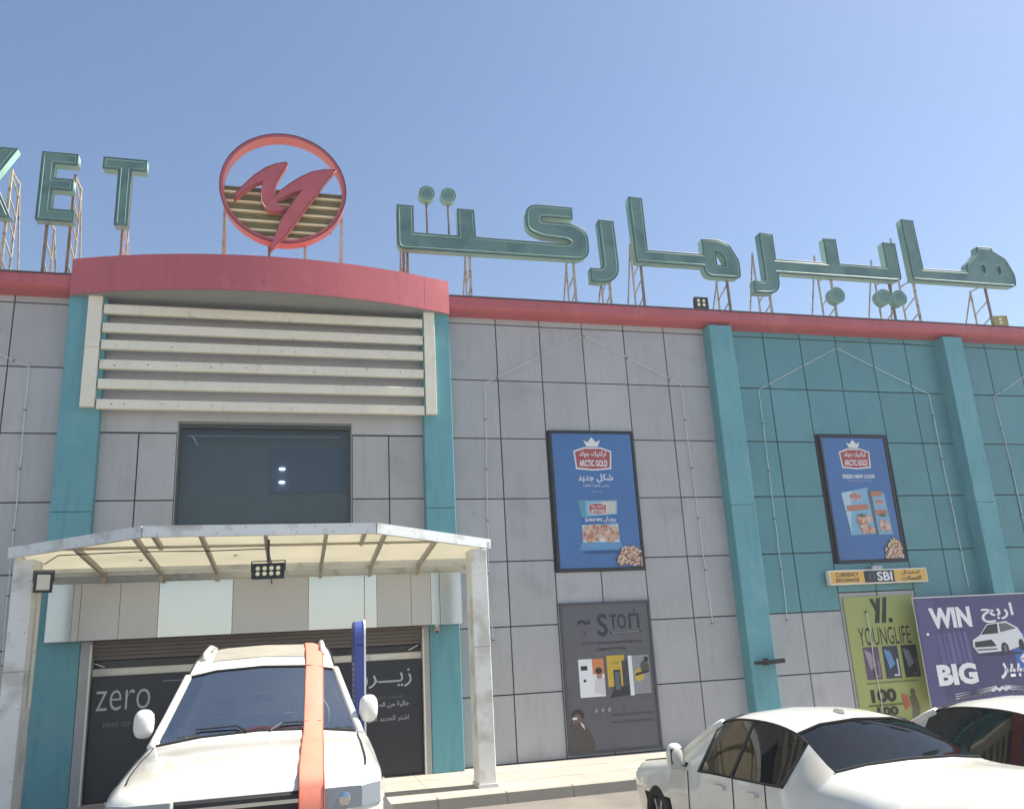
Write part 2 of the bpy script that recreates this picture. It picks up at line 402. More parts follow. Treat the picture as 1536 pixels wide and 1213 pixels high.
# centre bay backing and panels
bpart('entrance_bay_wall', MB().box(-3.32, -2.05, -.055, .04, 2.0, 8.3).box(1.0, 2.35, -.055, .04, 2.0, 8.3).box(-2.05, 1.0, -.055, .04, 5.83, 8.3).box(-2.05, 1.0, -.055, .04, 2.0, 3.93), JOINT)
for x0, x1 in ((-3.31, -2.68), (-2.68, -2.05), (1.0, 1.68), (1.68, 2.34)):
    for z0, z1 in ((2.1, 3.22), (3.22, 4.42), (4.42, 5.62)): panel(x0, x1, z0, z1, GREY, -.1)
for x0, x1 in ((-2.05, -.52), (-.52, 1.0)): panel(x0, x1, 2.4, 3.93, GREY, -.1)
bpart('louvre_back_wall', MB().box(-3.31, -2.05, -.1, -.06, 5.64, 8.045).box(1.0, 2.34, -.1, -.06, 5.64, 8.045).box(-2.05, 1.0, -.1, -.06, 5.845, 8.045), GREYW)
# pilasters
for x0, x1 in ((-3.93, -3.30), (2.33, 2.88), (8.57, 9.12), (14.63, 15.17), (-10.15, -9.6), (20.72, 21.25)):
    seg = MB().box(x0, x1, -.3, .03, PZ, 4.2, 0, .012)
    seg.box(x0, x1, -.3, .03, 4.206, 8.14, 0, .012)
    bpart('pilaster', seg, TEAL)
# parapet band
def par(x0, x1):
    pr = [(-.31, 8.28), (-.31, 8.455), (-.29, 8.47), (.26, 8.47), (.26, 8.2), (.03, 8.14), (-.02, 8.145), (-.2, 8.19), (-.28, 8.235)]
    v = []; 
    for x in (x0, x1): v += [(x, y, z) for y, z in pr]
    n = len(pr)
    return MB().add(v, [tuple(range(n)), tuple(range(2 * n - 1, n - 1, -1))] + [(i, (i + 1) % n, n + (i + 1) % n, n + i) for i in range(n)])
for x0, x1 in ((-15.9, -3.9), (2.86, 8.9), (8.905, 14.9), (14.905, 26.9)): bpart('parapet_band', par(x0, x1), RED)
bpart('parapet_flashing', MB().box(-15.9, -3.92, -.325, .28, 8.473, 8.49).box(2.9, 26.9, -.325, .28, 8.473, 8.49), M('flashing', '#6d6a70', 0.5, 0.3))
# curved red band over the entrance
def arc(n=128, x0=-3.92, x1=2.88, y0=-.36, b=.60):
    c = (x1 - x0) / 2; Rr = (c * c + b * b) / (2 * b); a = math.asin(c / Rr); cx = (x0 + x1) / 2
    return [(cx + Rr * math.sin(-a + 2 * a * i / n), y0 - (Rr * math.cos(-a + 2 * a * i / n) - Rr * math.cos(a))) for i in range(n + 1)]
A = arc()
def arcband(A, z0, z1, mb, m=0):
    n = len(A); v = [(x, y, z0) for x, y in A] + [(x, y, z1) for x, y in A]
    mb.add(v, [(i, i + 1, n + i + 1, n + i) for i in range(n - 1)], m)
    return mb
mb = arcband(A, 8.055, 8.75, MB())
n = len(A)
mb.add([(x, y, 8.75) for x, y in A] + [(x, .3, 8.75) for x, y in A], [(i, i + 1, n + i + 1, n + i) for i in range(n - 1)])
mb.add([(A[0][0], A[0][1], 8.055), (A[0][0], .3, 8.055), (A[0][0], .3, 8.75), (A[0][0], A[0][1], 8.75)], [(0, 1, 2, 3)])
mb.add([(A[-1][0], A[-1][1], 8.055), (A[-1][0], .3, 8.055), (A[-1][0], .3, 8.75), (A[-1][0], A[-1][1], 8.75)], [(0, 1, 2, 3)])
mb.add([(A[0][0], .3, 8.055), (A[-1][0], .3, 8.055), (A[-1][0], .3, 8.75), (A[0][0], .3, 8.75)], [(0, 1, 2, 3)])
cb = bpart('curved_red_band', mb, RED)
cbm = cb
mb = MB().add([(x, y + .001, 8.05) for x, y in A] + [(x, .02, 8.05) for x, y in A], [(i, i + 1, n + i + 1, n + i) for i in range(n - 1)])
bpart('band_soffit', mb, SOFFIT)
for k in (118,):
    p = Vector((A[k][0], A[k][1], 0)); q = Vector((A[k + 1][0], A[k + 1][1], 0)); d = (q - p).normalized(); nn = Vector((d.y, -d.x, 0)); nn = nn if nn.y < 0 else -nn
    a = p + nn * .0015; b2 = a + d * .008
    bpart('band_seam', MB().add([(a.x, a.y, 8.06), (b2.x, b2.y, 8.06), (b2.x, b2.y, 8.748), (a.x, a.y, 8.748)], [(0, 1, 2, 3)]), M('seam_red', '#7a3338', .6))
# louvre screen
LS = bpy.data.objects.new('louvre_screen', None); col.objects.link(LS); LS.parent = B; LS.location = (0, 0, -PZ)
for x0, x1, z0, z1 in ((-3.6, -3.37, 6.0, 7.08), (-3.6, -3.37, 7.085, 8.05), (2.36, 2.57, 5.98, 8.05)): MB().box(x0, x1, -.40, -.305, z0, z1, 0, .006).build('side_post', CREAM, LS)
slm = MB().box(-3.345, 2.335, -.385, -.30, 0, .172, 0, .01).mesh('slat'); slm.materials.append(CREAM)
for z in (7.735, 7.385, 7.065, 6.70, 6.34, 5.975):
    link('slat', slm, None, LS, (0, random.uniform(-.006, .006), z))
for z in (7.735, 7.385, 7.065, 6.70, 6.34, 5.975):
    rv = MB(); k = random.Random(int(z * 100))
    for x in [-3.1, -2.9] + [k.uniform(-2.8, 2.2) for _ in range(9)]: rv.disc((x, .08 + k.uniform(-.02, .02)), k.uniform(.006, .013), -.383, -.375, 6)
    o = rv.build('rivets', DARK, LS, (0, 0, z)); o['kind'] = 'stuff'
# upper window: a recessed dark opening with glazing in front of a dim room
WN = bpart('upper_window', MB().box(-2.05, 1.0, .25, .28, 3.93, 5.83).box(-2.05, -2.03, -.1, .25, 3.93, 5.83).box(.98, 1.0, -.1, .25, 3.93, 5.83).box(-2.03, .98, -.1, .25, 5.81, 5.83).box(-2.03, .98, -.1, .25, 3.93, 3.95), M('dim_room', '#8f9594', .8))
MB().box(-2.03, -1.99, -.09, .0, 3.95, 5.81).box(.94, .98, -.09, .0, 3.95, 5.81).box(-1.99, .94, -.09, .0, 5.73, 5.81).box(-1.99, .94, -.09, 0, 3.95, 3.99).build('window_frame', M('window_frame_dark', '#3c403c', .5), WN)
for x0, x1 in ((-1.985, -1.0), (-.998, -.011), (-.009, .935)):
    MB().box(x0, x1, -.03, -.022, 3.995, 5.725).build('pane', WGLASS, WN)
MB().box(-1.9, .8, .02, .06, 5.60, 5.625).build('blind_rail', TGREY, WN)
MB().box(-.47, .93, .20, .245, 4.6, 5.45).build('dark_cabinet', M('cabinet_navy', '#6c7a92', .5), WN)
MB().add([(-1.86, .0, 5.62), (-1.78, 0, 5.6), (-1.7, 0, 5.42), (-1.72, 0, 5.42), (-1.76, 0, 5.5), (-1.81, 0, 5.57)], [(0, 1, 2, 3, 4, 5)]).build('torn_film', WHITE, WN)
for z in (5.04, 4.79):
    MB().ball((-.25, .18, z), (.055, .02, .022)).build('ceiling_spot', BULB, WN)
# doorway under the canopy
D = bpart('entrance_door', MB().box(-3.3, 2.33, -.02, .02, 1.50, 1.78), M('door_glass_dark', '#1f2429', .15))
MB().box(-3.3, 2.33, -.05, .03, PZ, 1.5).build('door_backing', BANNERB, D)
for i in range(5):
    MB().box(-3.28, 2.31, -.16 - .02 * i, -.03, 1.80 + i * .062, 1.855 + i * .062).build('shutter_slat', BEIGE, D)
MB().box(-3.12, 2.2, -.14, -.06, 1.545, 1.665, 0, .01).build('white_rail', CREAM, D)
for q in ((-3.12, -2.8), (1.3, 1.75)): MB().box(*q, -.15, -.145, 1.56, 1.65).build('rail_plate', POSTM, D)
for q in (((-3.1, -.12, 1.75), (-2.95, -.12, 1.69)), ((2.15, -.12, 1.78), (1.98, -.12, 1.70))): MB().bar(*q, .018, .018).build('rail_bracket', POSTM, D)
for q in ((-3.29, -3.13), (2.2, 2.32)): MB().box(*q, -.29, -.04, PZ, 2.1).build('door_jamb', M('jamb_grey', '#a3a5a3', .5), D)
for q in ((-3.15, -3.12), (2.2, 2.225)): MB().box(*q, -.30, -.291, PZ, 2.05).build('jamb_trim', CREAM, D)
# sign box over the door
SB = bpart('blank_sign_box', MB().box(-3.77, 2.88, -.47, -.31, 2.12, 2.99), JOINT)
for x0, x1, m in ((-3.78, -3.41, SBC), (-3.41, -3.30, SBG), (-3.30, -2.72, SBG), (-2.72, -2.14, SBG), (-2.14, -.99, SBW), (-.99, .236, SBG), (.236, 1.18, SBW), (1.18, 1.39, SBW), (1.39, 1.99, SBG), (1.99, 2.34, SBG), (2.34, 2.50, SBC), (2.50, 2.89, SBC)):  # white and grey panel tones stand in for brighter and darker reflections
    o = MB().box(x0 + .003, x1 - .003, -.5, -.471, 2.105, 3.0, 0, .003).build('sign_box_panel', m, SB)
    o.rotation_euler = (R(random.uniform(-.2, .2)), 0, 0)

# ================================================================== STRINGS OF ROPE LIGHT
def rope(label, pts):
    mb = MB(); P_ = []
    for a, b in zip(pts, pts[1:]):
        n = max(2, int(math.dist(a, b) / .25))
        for i in range(n): 
            t = i / n; P_.append((a[0] + (b[0] - a[0]) * t + random.uniform(-.008, .008), -.035, a[1] + (b[1] - a[1]) * t))
    P_.append((pts[-1][0], -.035, pts[-1][1]))
    mb.tube(P_, .0085, 5)
    t = thing('rope_light', label, 'rope light', (P_[0][0], -.035, P_[0][2]), 0, 'house shaped rope lights on the facade')
    o = mb.build('light_rope', ROPE, t); o.location = (-P_[0][0], .035, -P_[0][2])
    cl = MB()
    for p in P_[::4]: cl.box(p[0] - .016, p[0] + .016, -.047, -.001, p[2] - .01, p[2] + .01)
    o = cl.build('clips', M('clip_grey', '#5d6468', .6), t); o.location = (-P_[0][0], .035, -P_[0][2]); o['kind'] = 'stuff'
rope('rope light in a house outline on the grey bay left of the entrance', [(-4.47, 1.8), (-4.5, 3.7), (-4.53, 6.8), (-6.75, 7.85), (-8.95, 6.8), (-8.95, 1.9)])
rope('rope light in a house outline around the prawn poster on the grey bay', [(3.55, 1.79), (3.5, 2.5), (3.615, 6.75), (5.79, 7.85), (7.89, 6.85), (8.0, 1.89)])
rope('rope light in a house outline on the middle teal bay', [(9.68, 1.88), (9.745, 6.78), (11.885, 7.83), (14.18, 6.79), (14.24, 2.4)])
rope('rope light in a house outline on the last teal bay by the picture edge', [(16.15, 1.9), (16.04, 6.79), (18.1, 7.85), (20.15, 6.8), (20.2, 1.9)])

# ================================================================== ROOF LETTERS
YF, YB = -.32, -.13
def truss(parent, X, ztop, zb=8.47, rungs=True, hook=False, zrear=None):
    zr = zrear or ztop
    a = MB().bar((X, -.09, zb), (X, -.09, ztop), .045, .045).box(X - .05, X + .05, -.15, -.03, zb + .022, zb + .045)
    a.build('front_post', STEELD if random.random() < .5 else STEEL, parent, (-parent.location.x, -parent.location.y, -parent.location.z))
    b = MB().bar((X, .36, 8.26), (X, .36, zr), .032, .032).bar((X, .36, zr - .05), (X, 1.0, 8.27), .026, .026).bar((X, -.09, min(zr, ztop) - .03), (X, .36, min(zr, ztop) - .03), .026, .026)
    b.build('rear_brace', STEEL, parent, (-parent.location.x, -parent.location.y, -parent.location.z))
    if rungs:
        c = MB(); z = 8.62
        while z < min(ztop, zr) - .25: c.bar((X, -.09, z + .2), (X, .36, z), .022, .022); z += .42
        if c.v: c.build('lattice_rung', STEEL, parent, (-parent.location.x, -parent.location.y, -parent.location.z))
def letter(name, label, loops, cat='sign letter', group=None, dots=(), trusses=(), fm=LFACE, sm=LSIDE, tm=LTRIM, yf=YF, yb=YB, rods=()):
    x0 = min(p[0] for p in loops[0]); z0 = min(p[1] for p in loops[0])
    t = thing(name, label, cat, (x0, -.2, 8.47), 0, group)
    off = (-x0, .2, -8.47)
    L = [fillet(lp) for lp in loops]
    me = flat_curve(L, yb - yf - .01)
    me.materials.append(fm); me.materials.append(sm)
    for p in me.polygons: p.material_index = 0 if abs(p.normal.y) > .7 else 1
    o = link('letter_body', me, None, t, (off[0], off[1] + (yf + yb) / 2, off[2]))
    rim = MB()
    for lp in L: rim.tube([(x, yf + .002, z) for x, z in lp] + [(lp[0][0], yf + .002, lp[0][1])], .011, 5, caps=False)
    rim.build('edge_trim', LEDGE if fm is LFACE else sm, t, off)
    if tm:
        tr = MB()
        for lp in L:
            q = inset(lp, .045 if lp is L[0] else -.04)
            tr.tube([(x, yf - .004, z) for x, z in q] + [(q[0][0], yf - .004, q[0][1])], .007, 5, caps=False)
        tr.build('light_tube', tm, t, off)
    for x, z, r in dots:
        d = MB().disc((x, z), r, yf, yb, 28).build('letter_dot', [fm, sm], t, off)
        for p in d.data.polygons: p.material_index = 0 if abs(p.normal.y) > .7 else 1
        rr = r * .72; rg = MB().tube([(x + rr * math.cos(k * math.pi / 12), yf - .004, z + rr * math.sin(k * math.pi / 12)) for k in range(25)], .0085, 5, caps=False)
        rg.tube([(x + r * math.cos(k * math.pi / 12), yf, z + r * math.sin(k * math.pi / 12)) for k in range(25)], .011, 5, caps=False)
        o2 = rg.build('light_tube', tm, t, off)
    for x, za, zb_ in rods: MB().tube([(x, -.2, za), (x, -.2, zb_)], .02, 8).build('dot_rod', STEELD, t, off)
    for q in trusses: truss(t, *q)
    return t
GK = 'latin letters of the roof sign'; GA = 'arabic letters of the roof sign'
letter('sign_letter', 'large green letter K on the parapet cut by the picture edge', [[(-5.9, 9.5), (-5.66, 9.5), (-5.66, 9.92), (-5.5, 10.1), (-5.27, 9.5), (-5.0, 9.5), (-5.34, 10.25), (-5.01, 10.9), (-5.27, 10.9), (-5.66, 10.3), (-5.66, 10.9), (-5.9, 10.9)]], group=GK, trusses=((-5.78, 9.9), (-5.14, 10.6)))
letter('sign_letter', 'large green letter E standing on the red parapet', [[(-4.6, 9.5), (-3.99, 9.5), (-3.99, 9.73), (-4.38, 9.73), (-4.38, 10.13), (-4.04, 10.13), (-4.04, 10.36), (-4.38, 10.36), (-4.38, 10.66), (-4.0, 10.66), (-4.0, 10.89), (-4.6, 10.89)]], group=GK, trusses=((-4.47, 9.7), (-4.08, 10.6)))
letter('sign_letter', 'large green letter T next to the round red emblem', [[(-3.57, 10.89), (-3.57, 10.65), (-3.30, 10.65), (-3.30, 9.5), (-3.08, 9.5), (-3.08, 10.65), (-2.82, 10.65), (-2.82, 10.89)]], group=GK, trusses=((-3.2, 9.8, 8.76),))
letter('sign_letter', 'green arabic letters kaf and teh joined with two dots above', [[(1.89, 10.4), (2.22, 10.4), (2.22, 9.8), (3.13, 9.8), (3.13, 10.42), (3.48, 10.42), (3.5, 9.8), (5.48, 9.79, .02), (5.56, 9.85, .02), (5.48, 9.90), (4.95, 9.93), (4.6, 10.05, .25), (4.6, 10.67, .3), (5.64, 10.67), (5.64, 10.4), (4.94, 10.4, .04), (4.94, 10.28, .04), (5.6, 10.28), (5.95, 10.15, .3), (5.95, 9.46, .3), (1.89, 9.43, .16)]], group=GA, dots=((2.51, 10.72, .165), (2.96, 10.72, .16)), rods=((2.51, 9.8, 10.58), (2.96, 9.8, 10.58)), trusses=((2.03, 9.7, 8.76), (2.11, 9.7, 8.76), (3.4, 9.7), (5.66, 9.7)))
letter('sign_letter', 'green arabic letter reh standing alone between the joined letters', [[(6.22, 10.43), (6.57, 10.43), (6.61, 8.97, .45), (5.95, 8.97), (5.95, 9.28), (6.26, 9.28, .12)]], group=GA, trusses=((6.45, 9.4),))
letter('sign_letter', 'green arabic letters meem and alef joined, tall alef with rounded meem', [[(6.98, 11.06), (7.3, 11.06), (7.31, 9.8), (8.64, 9.8), (8.64, 10.17), (9.05, 10.18, .2), (9.32, 10.08, .15), (9.51, 9.7, .3), (9.5, 9.27, .12), (8.62, 9.27, .22), (8.62, 9.5), (7.02, 9.5)], [(8.95, 9.88), (9.08, 9.86), (9.16, 9.7), (9.16, 9.56), (8.95, 9.56)]], group=GA, trusses=((7.22, 10.3), (9.28, 9.5)))
letter('sign_letter', 'green arabic letters yeh, beh and reh joined with dots below', [[(10.12, 10.44), (10.46, 10.44), (10.46, 9.81), (11.8, 9.81), (11.8, 10.44), (12.13, 10.44), (12.13, 9.82), (13.42, 9.82), (13.42, 10.46), (13.77, 10.46), (13.77, 9.48, .15), (10.46, 9.47), (10.46, 8.95, .35), (9.81, 8.95), (9.81, 9.24), (10.12, 9.24, .1)]], group=GA, dots=((11.93, 9.02, .19), (13.2, 9.05, .19), (13.62, 9.05, .19)), trusses=((10.32, 9.3, 8.47, True, False, 10.3), (12.0, 9.7, 8.47, True, False, 10.35), (13.6, 9.7, 8.47, True, False, 10.35)))
letter('sign_letter', 'green arabic letters heh and alef joined at the far end of the roof', [[(14.08, 11.13), (14.42, 11.13), (14.45, 9.85), (15.72, 9.86), (15.76, 10.08, .12), (16.14, 10.40, .05), (16.17, 10.56), (16.60, 10.56), (16.63, 10.47), (16.98, 10.28, .25), (17.15, 9.86, .25), (17.12, 9.54, .15), (14.1, 9.54)],
    [(16.24 + .035 * math.cos(k * math.pi / 6), 9.97 + .10 * math.sin(k * math.pi / 6)) for k in range(12)], [(16.70 + .035 * math.cos(k * math.pi / 6), 9.97 + .10 * math.sin(k * math.pi / 6)) for k in range(12)]], group=GA, trusses=((14.3, 9.7, 8.47, True, False, 11.0), (16.4, 9.7)))

# round emblem
E0 = thing('round_emblem', 'round red emblem with winged letter over yellow slats on the roof', 'emblem sign', (-.315, -.2, 8.75))
eo = (.315, .2, -8.75)
cxx, czz, RO, RI = -.315, 10.51, 1.185, 1.12
rg = MB(); n = 72
for k in range(n):
    t0, t1 = 2 * math.pi * k / n, 2 * math.pi * (k + 1) / n
    q = [(cxx + r * math.cos(t), y, czz + r * math.sin(t)) for t in (t0, t1) for r in (RI, RO) for y in (-.42, -.16)]
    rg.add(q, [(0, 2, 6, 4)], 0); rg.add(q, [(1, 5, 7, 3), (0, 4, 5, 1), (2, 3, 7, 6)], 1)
o = rg.build('ring', [LRED, LREDE], E0, eo)
ro = MB()
for r in (RO,): ro.tube([(cxx + r * math.cos(k * math.pi / 36), -.42, czz + r * math.sin(k * math.pi / 36)) for k in range(73)], .013, 5, caps=False)
ro.build('ring_edge', M('dark_red_edge', '#4c2c3c', .5), E0, eo)
tops = [10.545, 10.385, 10.19, 9.995, 9.80, 9.61, 9.46]
zt = 10.545
for k in range(6):
    a, b = tops[k], tops[k + 1]
    for (za, zb_, y0, y1, m, nm) in ((b + .045, a, -.26, -.22, OLIVE, 'emblem_slat'), (b - .002, b + .04, -.30, -.235, OLIVEL, 'slat_lit_edge')):
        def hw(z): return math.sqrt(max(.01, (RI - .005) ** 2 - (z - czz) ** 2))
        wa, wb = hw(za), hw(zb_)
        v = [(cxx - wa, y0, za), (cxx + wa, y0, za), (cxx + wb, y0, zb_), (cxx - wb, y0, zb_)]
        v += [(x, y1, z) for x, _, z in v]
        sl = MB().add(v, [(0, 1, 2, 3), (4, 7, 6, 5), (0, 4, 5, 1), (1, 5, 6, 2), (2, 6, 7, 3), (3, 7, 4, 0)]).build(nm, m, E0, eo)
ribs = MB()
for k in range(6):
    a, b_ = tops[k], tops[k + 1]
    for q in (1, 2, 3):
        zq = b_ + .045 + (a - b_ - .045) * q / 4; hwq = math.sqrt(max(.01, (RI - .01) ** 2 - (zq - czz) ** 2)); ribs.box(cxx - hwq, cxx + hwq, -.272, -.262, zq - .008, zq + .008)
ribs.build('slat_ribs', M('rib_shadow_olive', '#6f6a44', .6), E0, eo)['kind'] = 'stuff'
arcp = [(cxx + (RI - .005) * math.cos(t), czz + (RI - .005) * math.sin(t)) for t in [R(-90 - 15 + i * 3) for i in range(11)]]
MB().add([(x, -.26, z_) for x, z_ in arcp] + [(x, -.22, z_) for x, z_ in arcp], [tuple(range(11)), tuple(range(21, 10, -1))]).build('emblem_slat', OLIVE, E0, eo)
Mp = [(-1.23, 10.13), (-1.18, 10.29), (-1.05, 10.46), (-0.86, 10.69), (-0.67, 10.86), (-0.48, 10.97), (-0.27, 11.03), (-0.25, 10.99), (-0.3, 10.87), (-0.39, 10.69), (-0.46, 10.52), (-0.49, 10.36), (-0.49, 10.24), (-0.39, 10.38), (-0.23, 10.54), (-0.02, 10.72), (0.22, 10.87), (0.45, 10.94), (0.68, 10.96), (0.59, 10.84), (0.45, 10.63), (0.30, 10.37), (0.17, 10.17), (0.04, 9.95), (-0.1, 9.72), (-0.2, 9.54), (-0.29, 9.40), (-0.40, 9.26), (-0.54, 9.12), (-0.49, 9.32), (-0.41, 9.57), (-0.34, 9.8), (-0.22, 10.02), (-0.09, 10.26), (0.03, 10.45), (-0.11, 10.39), (-0.28, 10.28), (-0.42, 10.19), (-0.45, 10.11), (-0.40, 10.05), (-0.26, 10.06), (-0.28, 10.0), (-0.38, 9.94), (-0.53, 9.93), (-0.65, 10.0), (-0.72, 10.13), (-0.74, 10.29), (-0.72, 10.44), (-0.70, 10.56), (-0.83, 10.51), (-0.99, 10.37), (-1.12, 10.23)]
me = flat_curve([Mp], .13); me.materials.append(LRED); me.materials.append(LREDE)
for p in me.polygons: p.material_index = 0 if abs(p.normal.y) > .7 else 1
link('winged_letter', me, None, E0, (eo[0], eo[1] - .43, eo[2]))
MB().tube([(x, -.498, z) for x, z in Mp + Mp[:1]], .008, 5, caps=False).build('letter_outline', M('dark_red_line', '#6b2c36', .5), E0, eo)
MB().bar((-.3, -.3, 10.0), (-.3, -.38, 10.0), .05, .05).build('letter_bracket', STEELD, E0, eo)
for X, m in ((-1.41, STEEL), (-.57, STEELD), (.1, STEEL), (.8, STEEL)):
    zt = czz - math.sqrt(max(0, RI ** 2 - (X - cxx) ** 2)) if abs(X - cxx) < 1.0 else 10.45
    MB().bar((X, -.12, 8.75), (X, -.12, zt + .05), .05, .05).build('support_post', m, E0, eo)
    MB().bar((X, -.12, zt - .1), (X, .7, 8.76), .03, .03).build('support_brace', m, E0, eo)
MB().bar((-1.41, -.15, 10.2), (.8, -.15, 10.2), .04, .04).bar((-1.2, -.15, 9.75), (.6, -.15, 9.75), .04, .04).build('rear_rail', STEELD, E0, eo)

# ================================================================== FLOODLIGHTS
def flood(label, loc, w_, h_, nx, ny, tilt, rotz=0, bodym=None, single=False, stand=None):
    t = thing('floodlight', label, 'floodlight', loc, rotz, None)
    def sub(o): o.rotation_euler = (tilt, 0, 0); return o
    bm_ = bodym or DARK
    sub(MB().box(-w_ / 2, w_ / 2, 0, .07, -h_ / 2, h_ / 2, 0, .008).build('housing', bm_, t))
    fr = MB().box(-w_ / 2 - .008, -w_ / 2 + .02, -.01, .0, -h_ / 2 - .008, h_ / 2 + .008).box(w_ / 2 - .02, w_ / 2 + .008, -.01, .0, -h_ / 2 - .008, h_ / 2 + .008).box(-w_ / 2 + .02, w_ / 2 - .02, -.01, .0, h_ / 2 - .02, h_ / 2 + .008).box(-w_ / 2 + .02, w_ / 2 - .02, -.01, .0, -h_ / 2 - .008, -h_ / 2 + .02)
    sub(fr.build('rim', bm_, t))
    if single: sub(MB().box(-w_ / 2 + .03, w_ / 2 - .03, -.004, .0, -h_ / 2 + .03, h_ / 2 - .03).build('lens', LEDP, t))
    else:
        cw, chh = (w_ - .06) / nx, (h_ - .05) / ny
        for i in range(nx):
            for j in range(ny):
                sub(MB().disc((-w_ / 2 + .03 + cw * (i + .5), -h_ / 2 + .025 + chh * (j + .5)), min(cw, chh) * .4, -.006, 0, 12, rz=min(cw, chh) * .4).build('led', LEDY, t))
    MB().bar((-w_ / 2 - .015, .03, 0), (-w_ / 2 - .015, .03, stand), .012, .03).bar((w_ / 2 + .015, .03, 0), (w_ / 2 + .015, .03, stand), .012, .03).bar((-w_ / 2 - .015, .03, stand), (w_ / 2 + .015, .03, stand), .03, .012).build('bracket', bm_, t)
    return t
flood('black floodlight with four square leds on the red parapet above the teal pilaster', (8.46, -.3, 8.64), .31, .24, 2, 2, R(0), stand=-.16)
flood('yellowed floodlight lying open on the parapet at the far right', (16.42, -.3, 8.62), .34, .24, 1, 2, R(0), R(-12), M('yellowed_metal', '#a89c62', .5), stand=-.13)
flood('wide floodlight with eight round leds hanging below the canopy front', (-.36, -3.1, 2.86), .43, .2, 4, 2, R(-6), R(-8), stand=.14)
flood('square floodlight with one white lens on the left canopy post', (-3.36, -2.42, 2.86), .22, .27, 1, 1, R(4), R(18), single=True, stand=.16)

# ================================================================== CANOPY
CN = thing('entrance_canopy', 'white framed entrance canopy with translucent cream sheets on two posts', 'canopy', (-.4, -1.9, PZ))
co = (.4, 1.9, -PZ)
def cz(Y, o=0): return 3.15 - .09 * (Y + .6) + o
FP = [(-3.87, -2.22), (-1.97, -3.36), (1.12, -3.34), (3.06, -2.12)]
def fy(X):
    for (xa, ya), (xb, yb) in zip(FP, FP[1:]):
        if xa <= X <= xb: return ya + (yb - ya) * (X - xa) / (xb - xa)
    return FP[0][1]
segs = [((-3.87, -2.22), (-2.99, -2.748)), ((-2.985, -2.751), (-1.97, -3.36)), ((-1.97, -3.36), (-.1, -3.348)), ((-.095, -3.348), (1.12, -3.34)), ((1.12, -3.34), (3.06, -2.12))]
for a, b in segs:
    MB().bar((a[0], a[1], cz(a[1], -.0)), (b[0], b[1], cz(b[1], -.0)), .07, .15).build('front_beam', ALU, CN, co)
for s, X in ((0, -3.83), (1, 3.02)):
    MB().bar((X, -2.2, cz(-2.2, -.03)), (X, -.35, cz(-.35, -.03)), .06, .10).build('side_beam', ALU, CN, co)
RX = [-2.95, -2.1, -1.25, -.4, .43, 1.27, 2.1]
RAFT = M('rafter_paint', '#a39a8a', .5, 0, .08, 3)
for X in RX:
    MB().bar((X, fy(X) + .04, cz(fy(X), -.035)), (X, -.62, cz(-.62, -.035)), .05, .08).build('rafter', RAFT, CN, co)
    MB().box(X - .03, X + .03, -.68, -.56, 2.98, 3.09).build('rafter_shoe', RAFT, CN, co)
for X in (-1.85, .97): MB().bar((X, fy(X) + .04, cz(fy(X), -.035)), (X, -2.52, cz(-2.52, -.035)), .05, .07).build('short_rafter', RAFT, CN, co)
for Y, x0, x1 in ((-2.48, -3.3, 2.5), (-.95, -3.8, 3.0), (-.62, -3.8, 3.0)):
    MB().bar((x0, Y, cz(Y, -.02)), (x1, Y, cz(Y, -.02)), .04, .035 if Y < -2 else .06).build('purlin', RAFT if Y < -2 else ALU, CN, co)
xs = [-3.83] + RX + [3.02]
for a, b in zip(xs, xs[1:]):
    ys = sorted({a, b} | {x for x in (-1.97, 1.12) if a < x < b})
    v = [(x, fy(x) + .03, cz(fy(x) + .03, .03)) for x in ys] + [(x, -.36, cz(-.36, .03)) for x in reversed(ys)]
    MB().add(v, [tuple(range(len(v)))]).build('roof_sheet', poly, CN, co)
MB().bar((-.36, -3.07, 2.99), (-.36, -3.07, 3.3), .03, .03).build('lamp_hanger', DARK, CN, co)
wire = [(-3.4, -2.3, 3.12), (-3.2, -2.45, 3.22), (-2.2, -2.44, 3.25), (-1.2, -2.46, 3.235), (-.4, -2.45, 3.25), (-.38, -2.9, 3.2), (-.36, -3.05, 3.0)]
MB().tube(wire, .008, 5).tube([(-.4, -2.42, 3.27), (-.36, -1.5, 3.15), (-.38, -.7, 3.06), (-.37, -.52, 2.9)], .008, 5).build('cable', RUB, CN, co)
bolts = MB()
for a, b_ in segs:
    for k in range(5):
        t_ = (k + .5) / 5; x = a[0] + (b_[0] - a[0]) * t_; y = a[1] + (b_[1] - a[1]) * t_; bolts.disc((x, cz(y) + (.04 if k % 2 else -.04)), .009, y - .044, y - .03, 6)
for X0 in (-3.80, 2.72):
    for z in (.3, 1.2, 2.2, 2.9):
        for dx in (.03, .23): bolts.disc((X0 + dx, z), .008, -2.256, -2.25, 6)
o = bolts.build('bolts', STEELD, CN, co); o['kind'] = 'stuff'
for k, (x, y) in enumerate(((-.9, -1.6), (1.4, -2.2), (-2.3, -1.4))): MB().ball((x, y, cz(y) + .03), (.03, .03, .015), n=8).build('sheet_fixing', STEELD, CN, co)
MB().box(-3.84, 3.03, -.36, -.31, 3.0, 3.17).build('wall_plate', ALU, CN, co)
for X0, X1 in ((-3.80, -3.54), (2.72, 2.98)):
    MB().box(X0, X1, -2.25, -1.82, 1.686, 3.2, 0, .01).box(X0, X1, -2.25, -1.82, PZ, 1.68, 0, .01).build('post', POSTM, CN, co)
    MB().box(X0 - .02, X1 + .02, -2.27, -1.8, PZ, PZ + .05).build('base_plate', ALU, CN, co)
MB().bar((-3.50, -2.0, 2.9), (-3.50, -2.0, 1.2), .03, .03).build('conduit', CREAM, CN, co)
MB().bar((2.99, -1.9, 1.4), (2.99, -1.9, 1.0), .03, .04).build('conduit', M('rust_brown', '#7a5040', .7), CN, co)

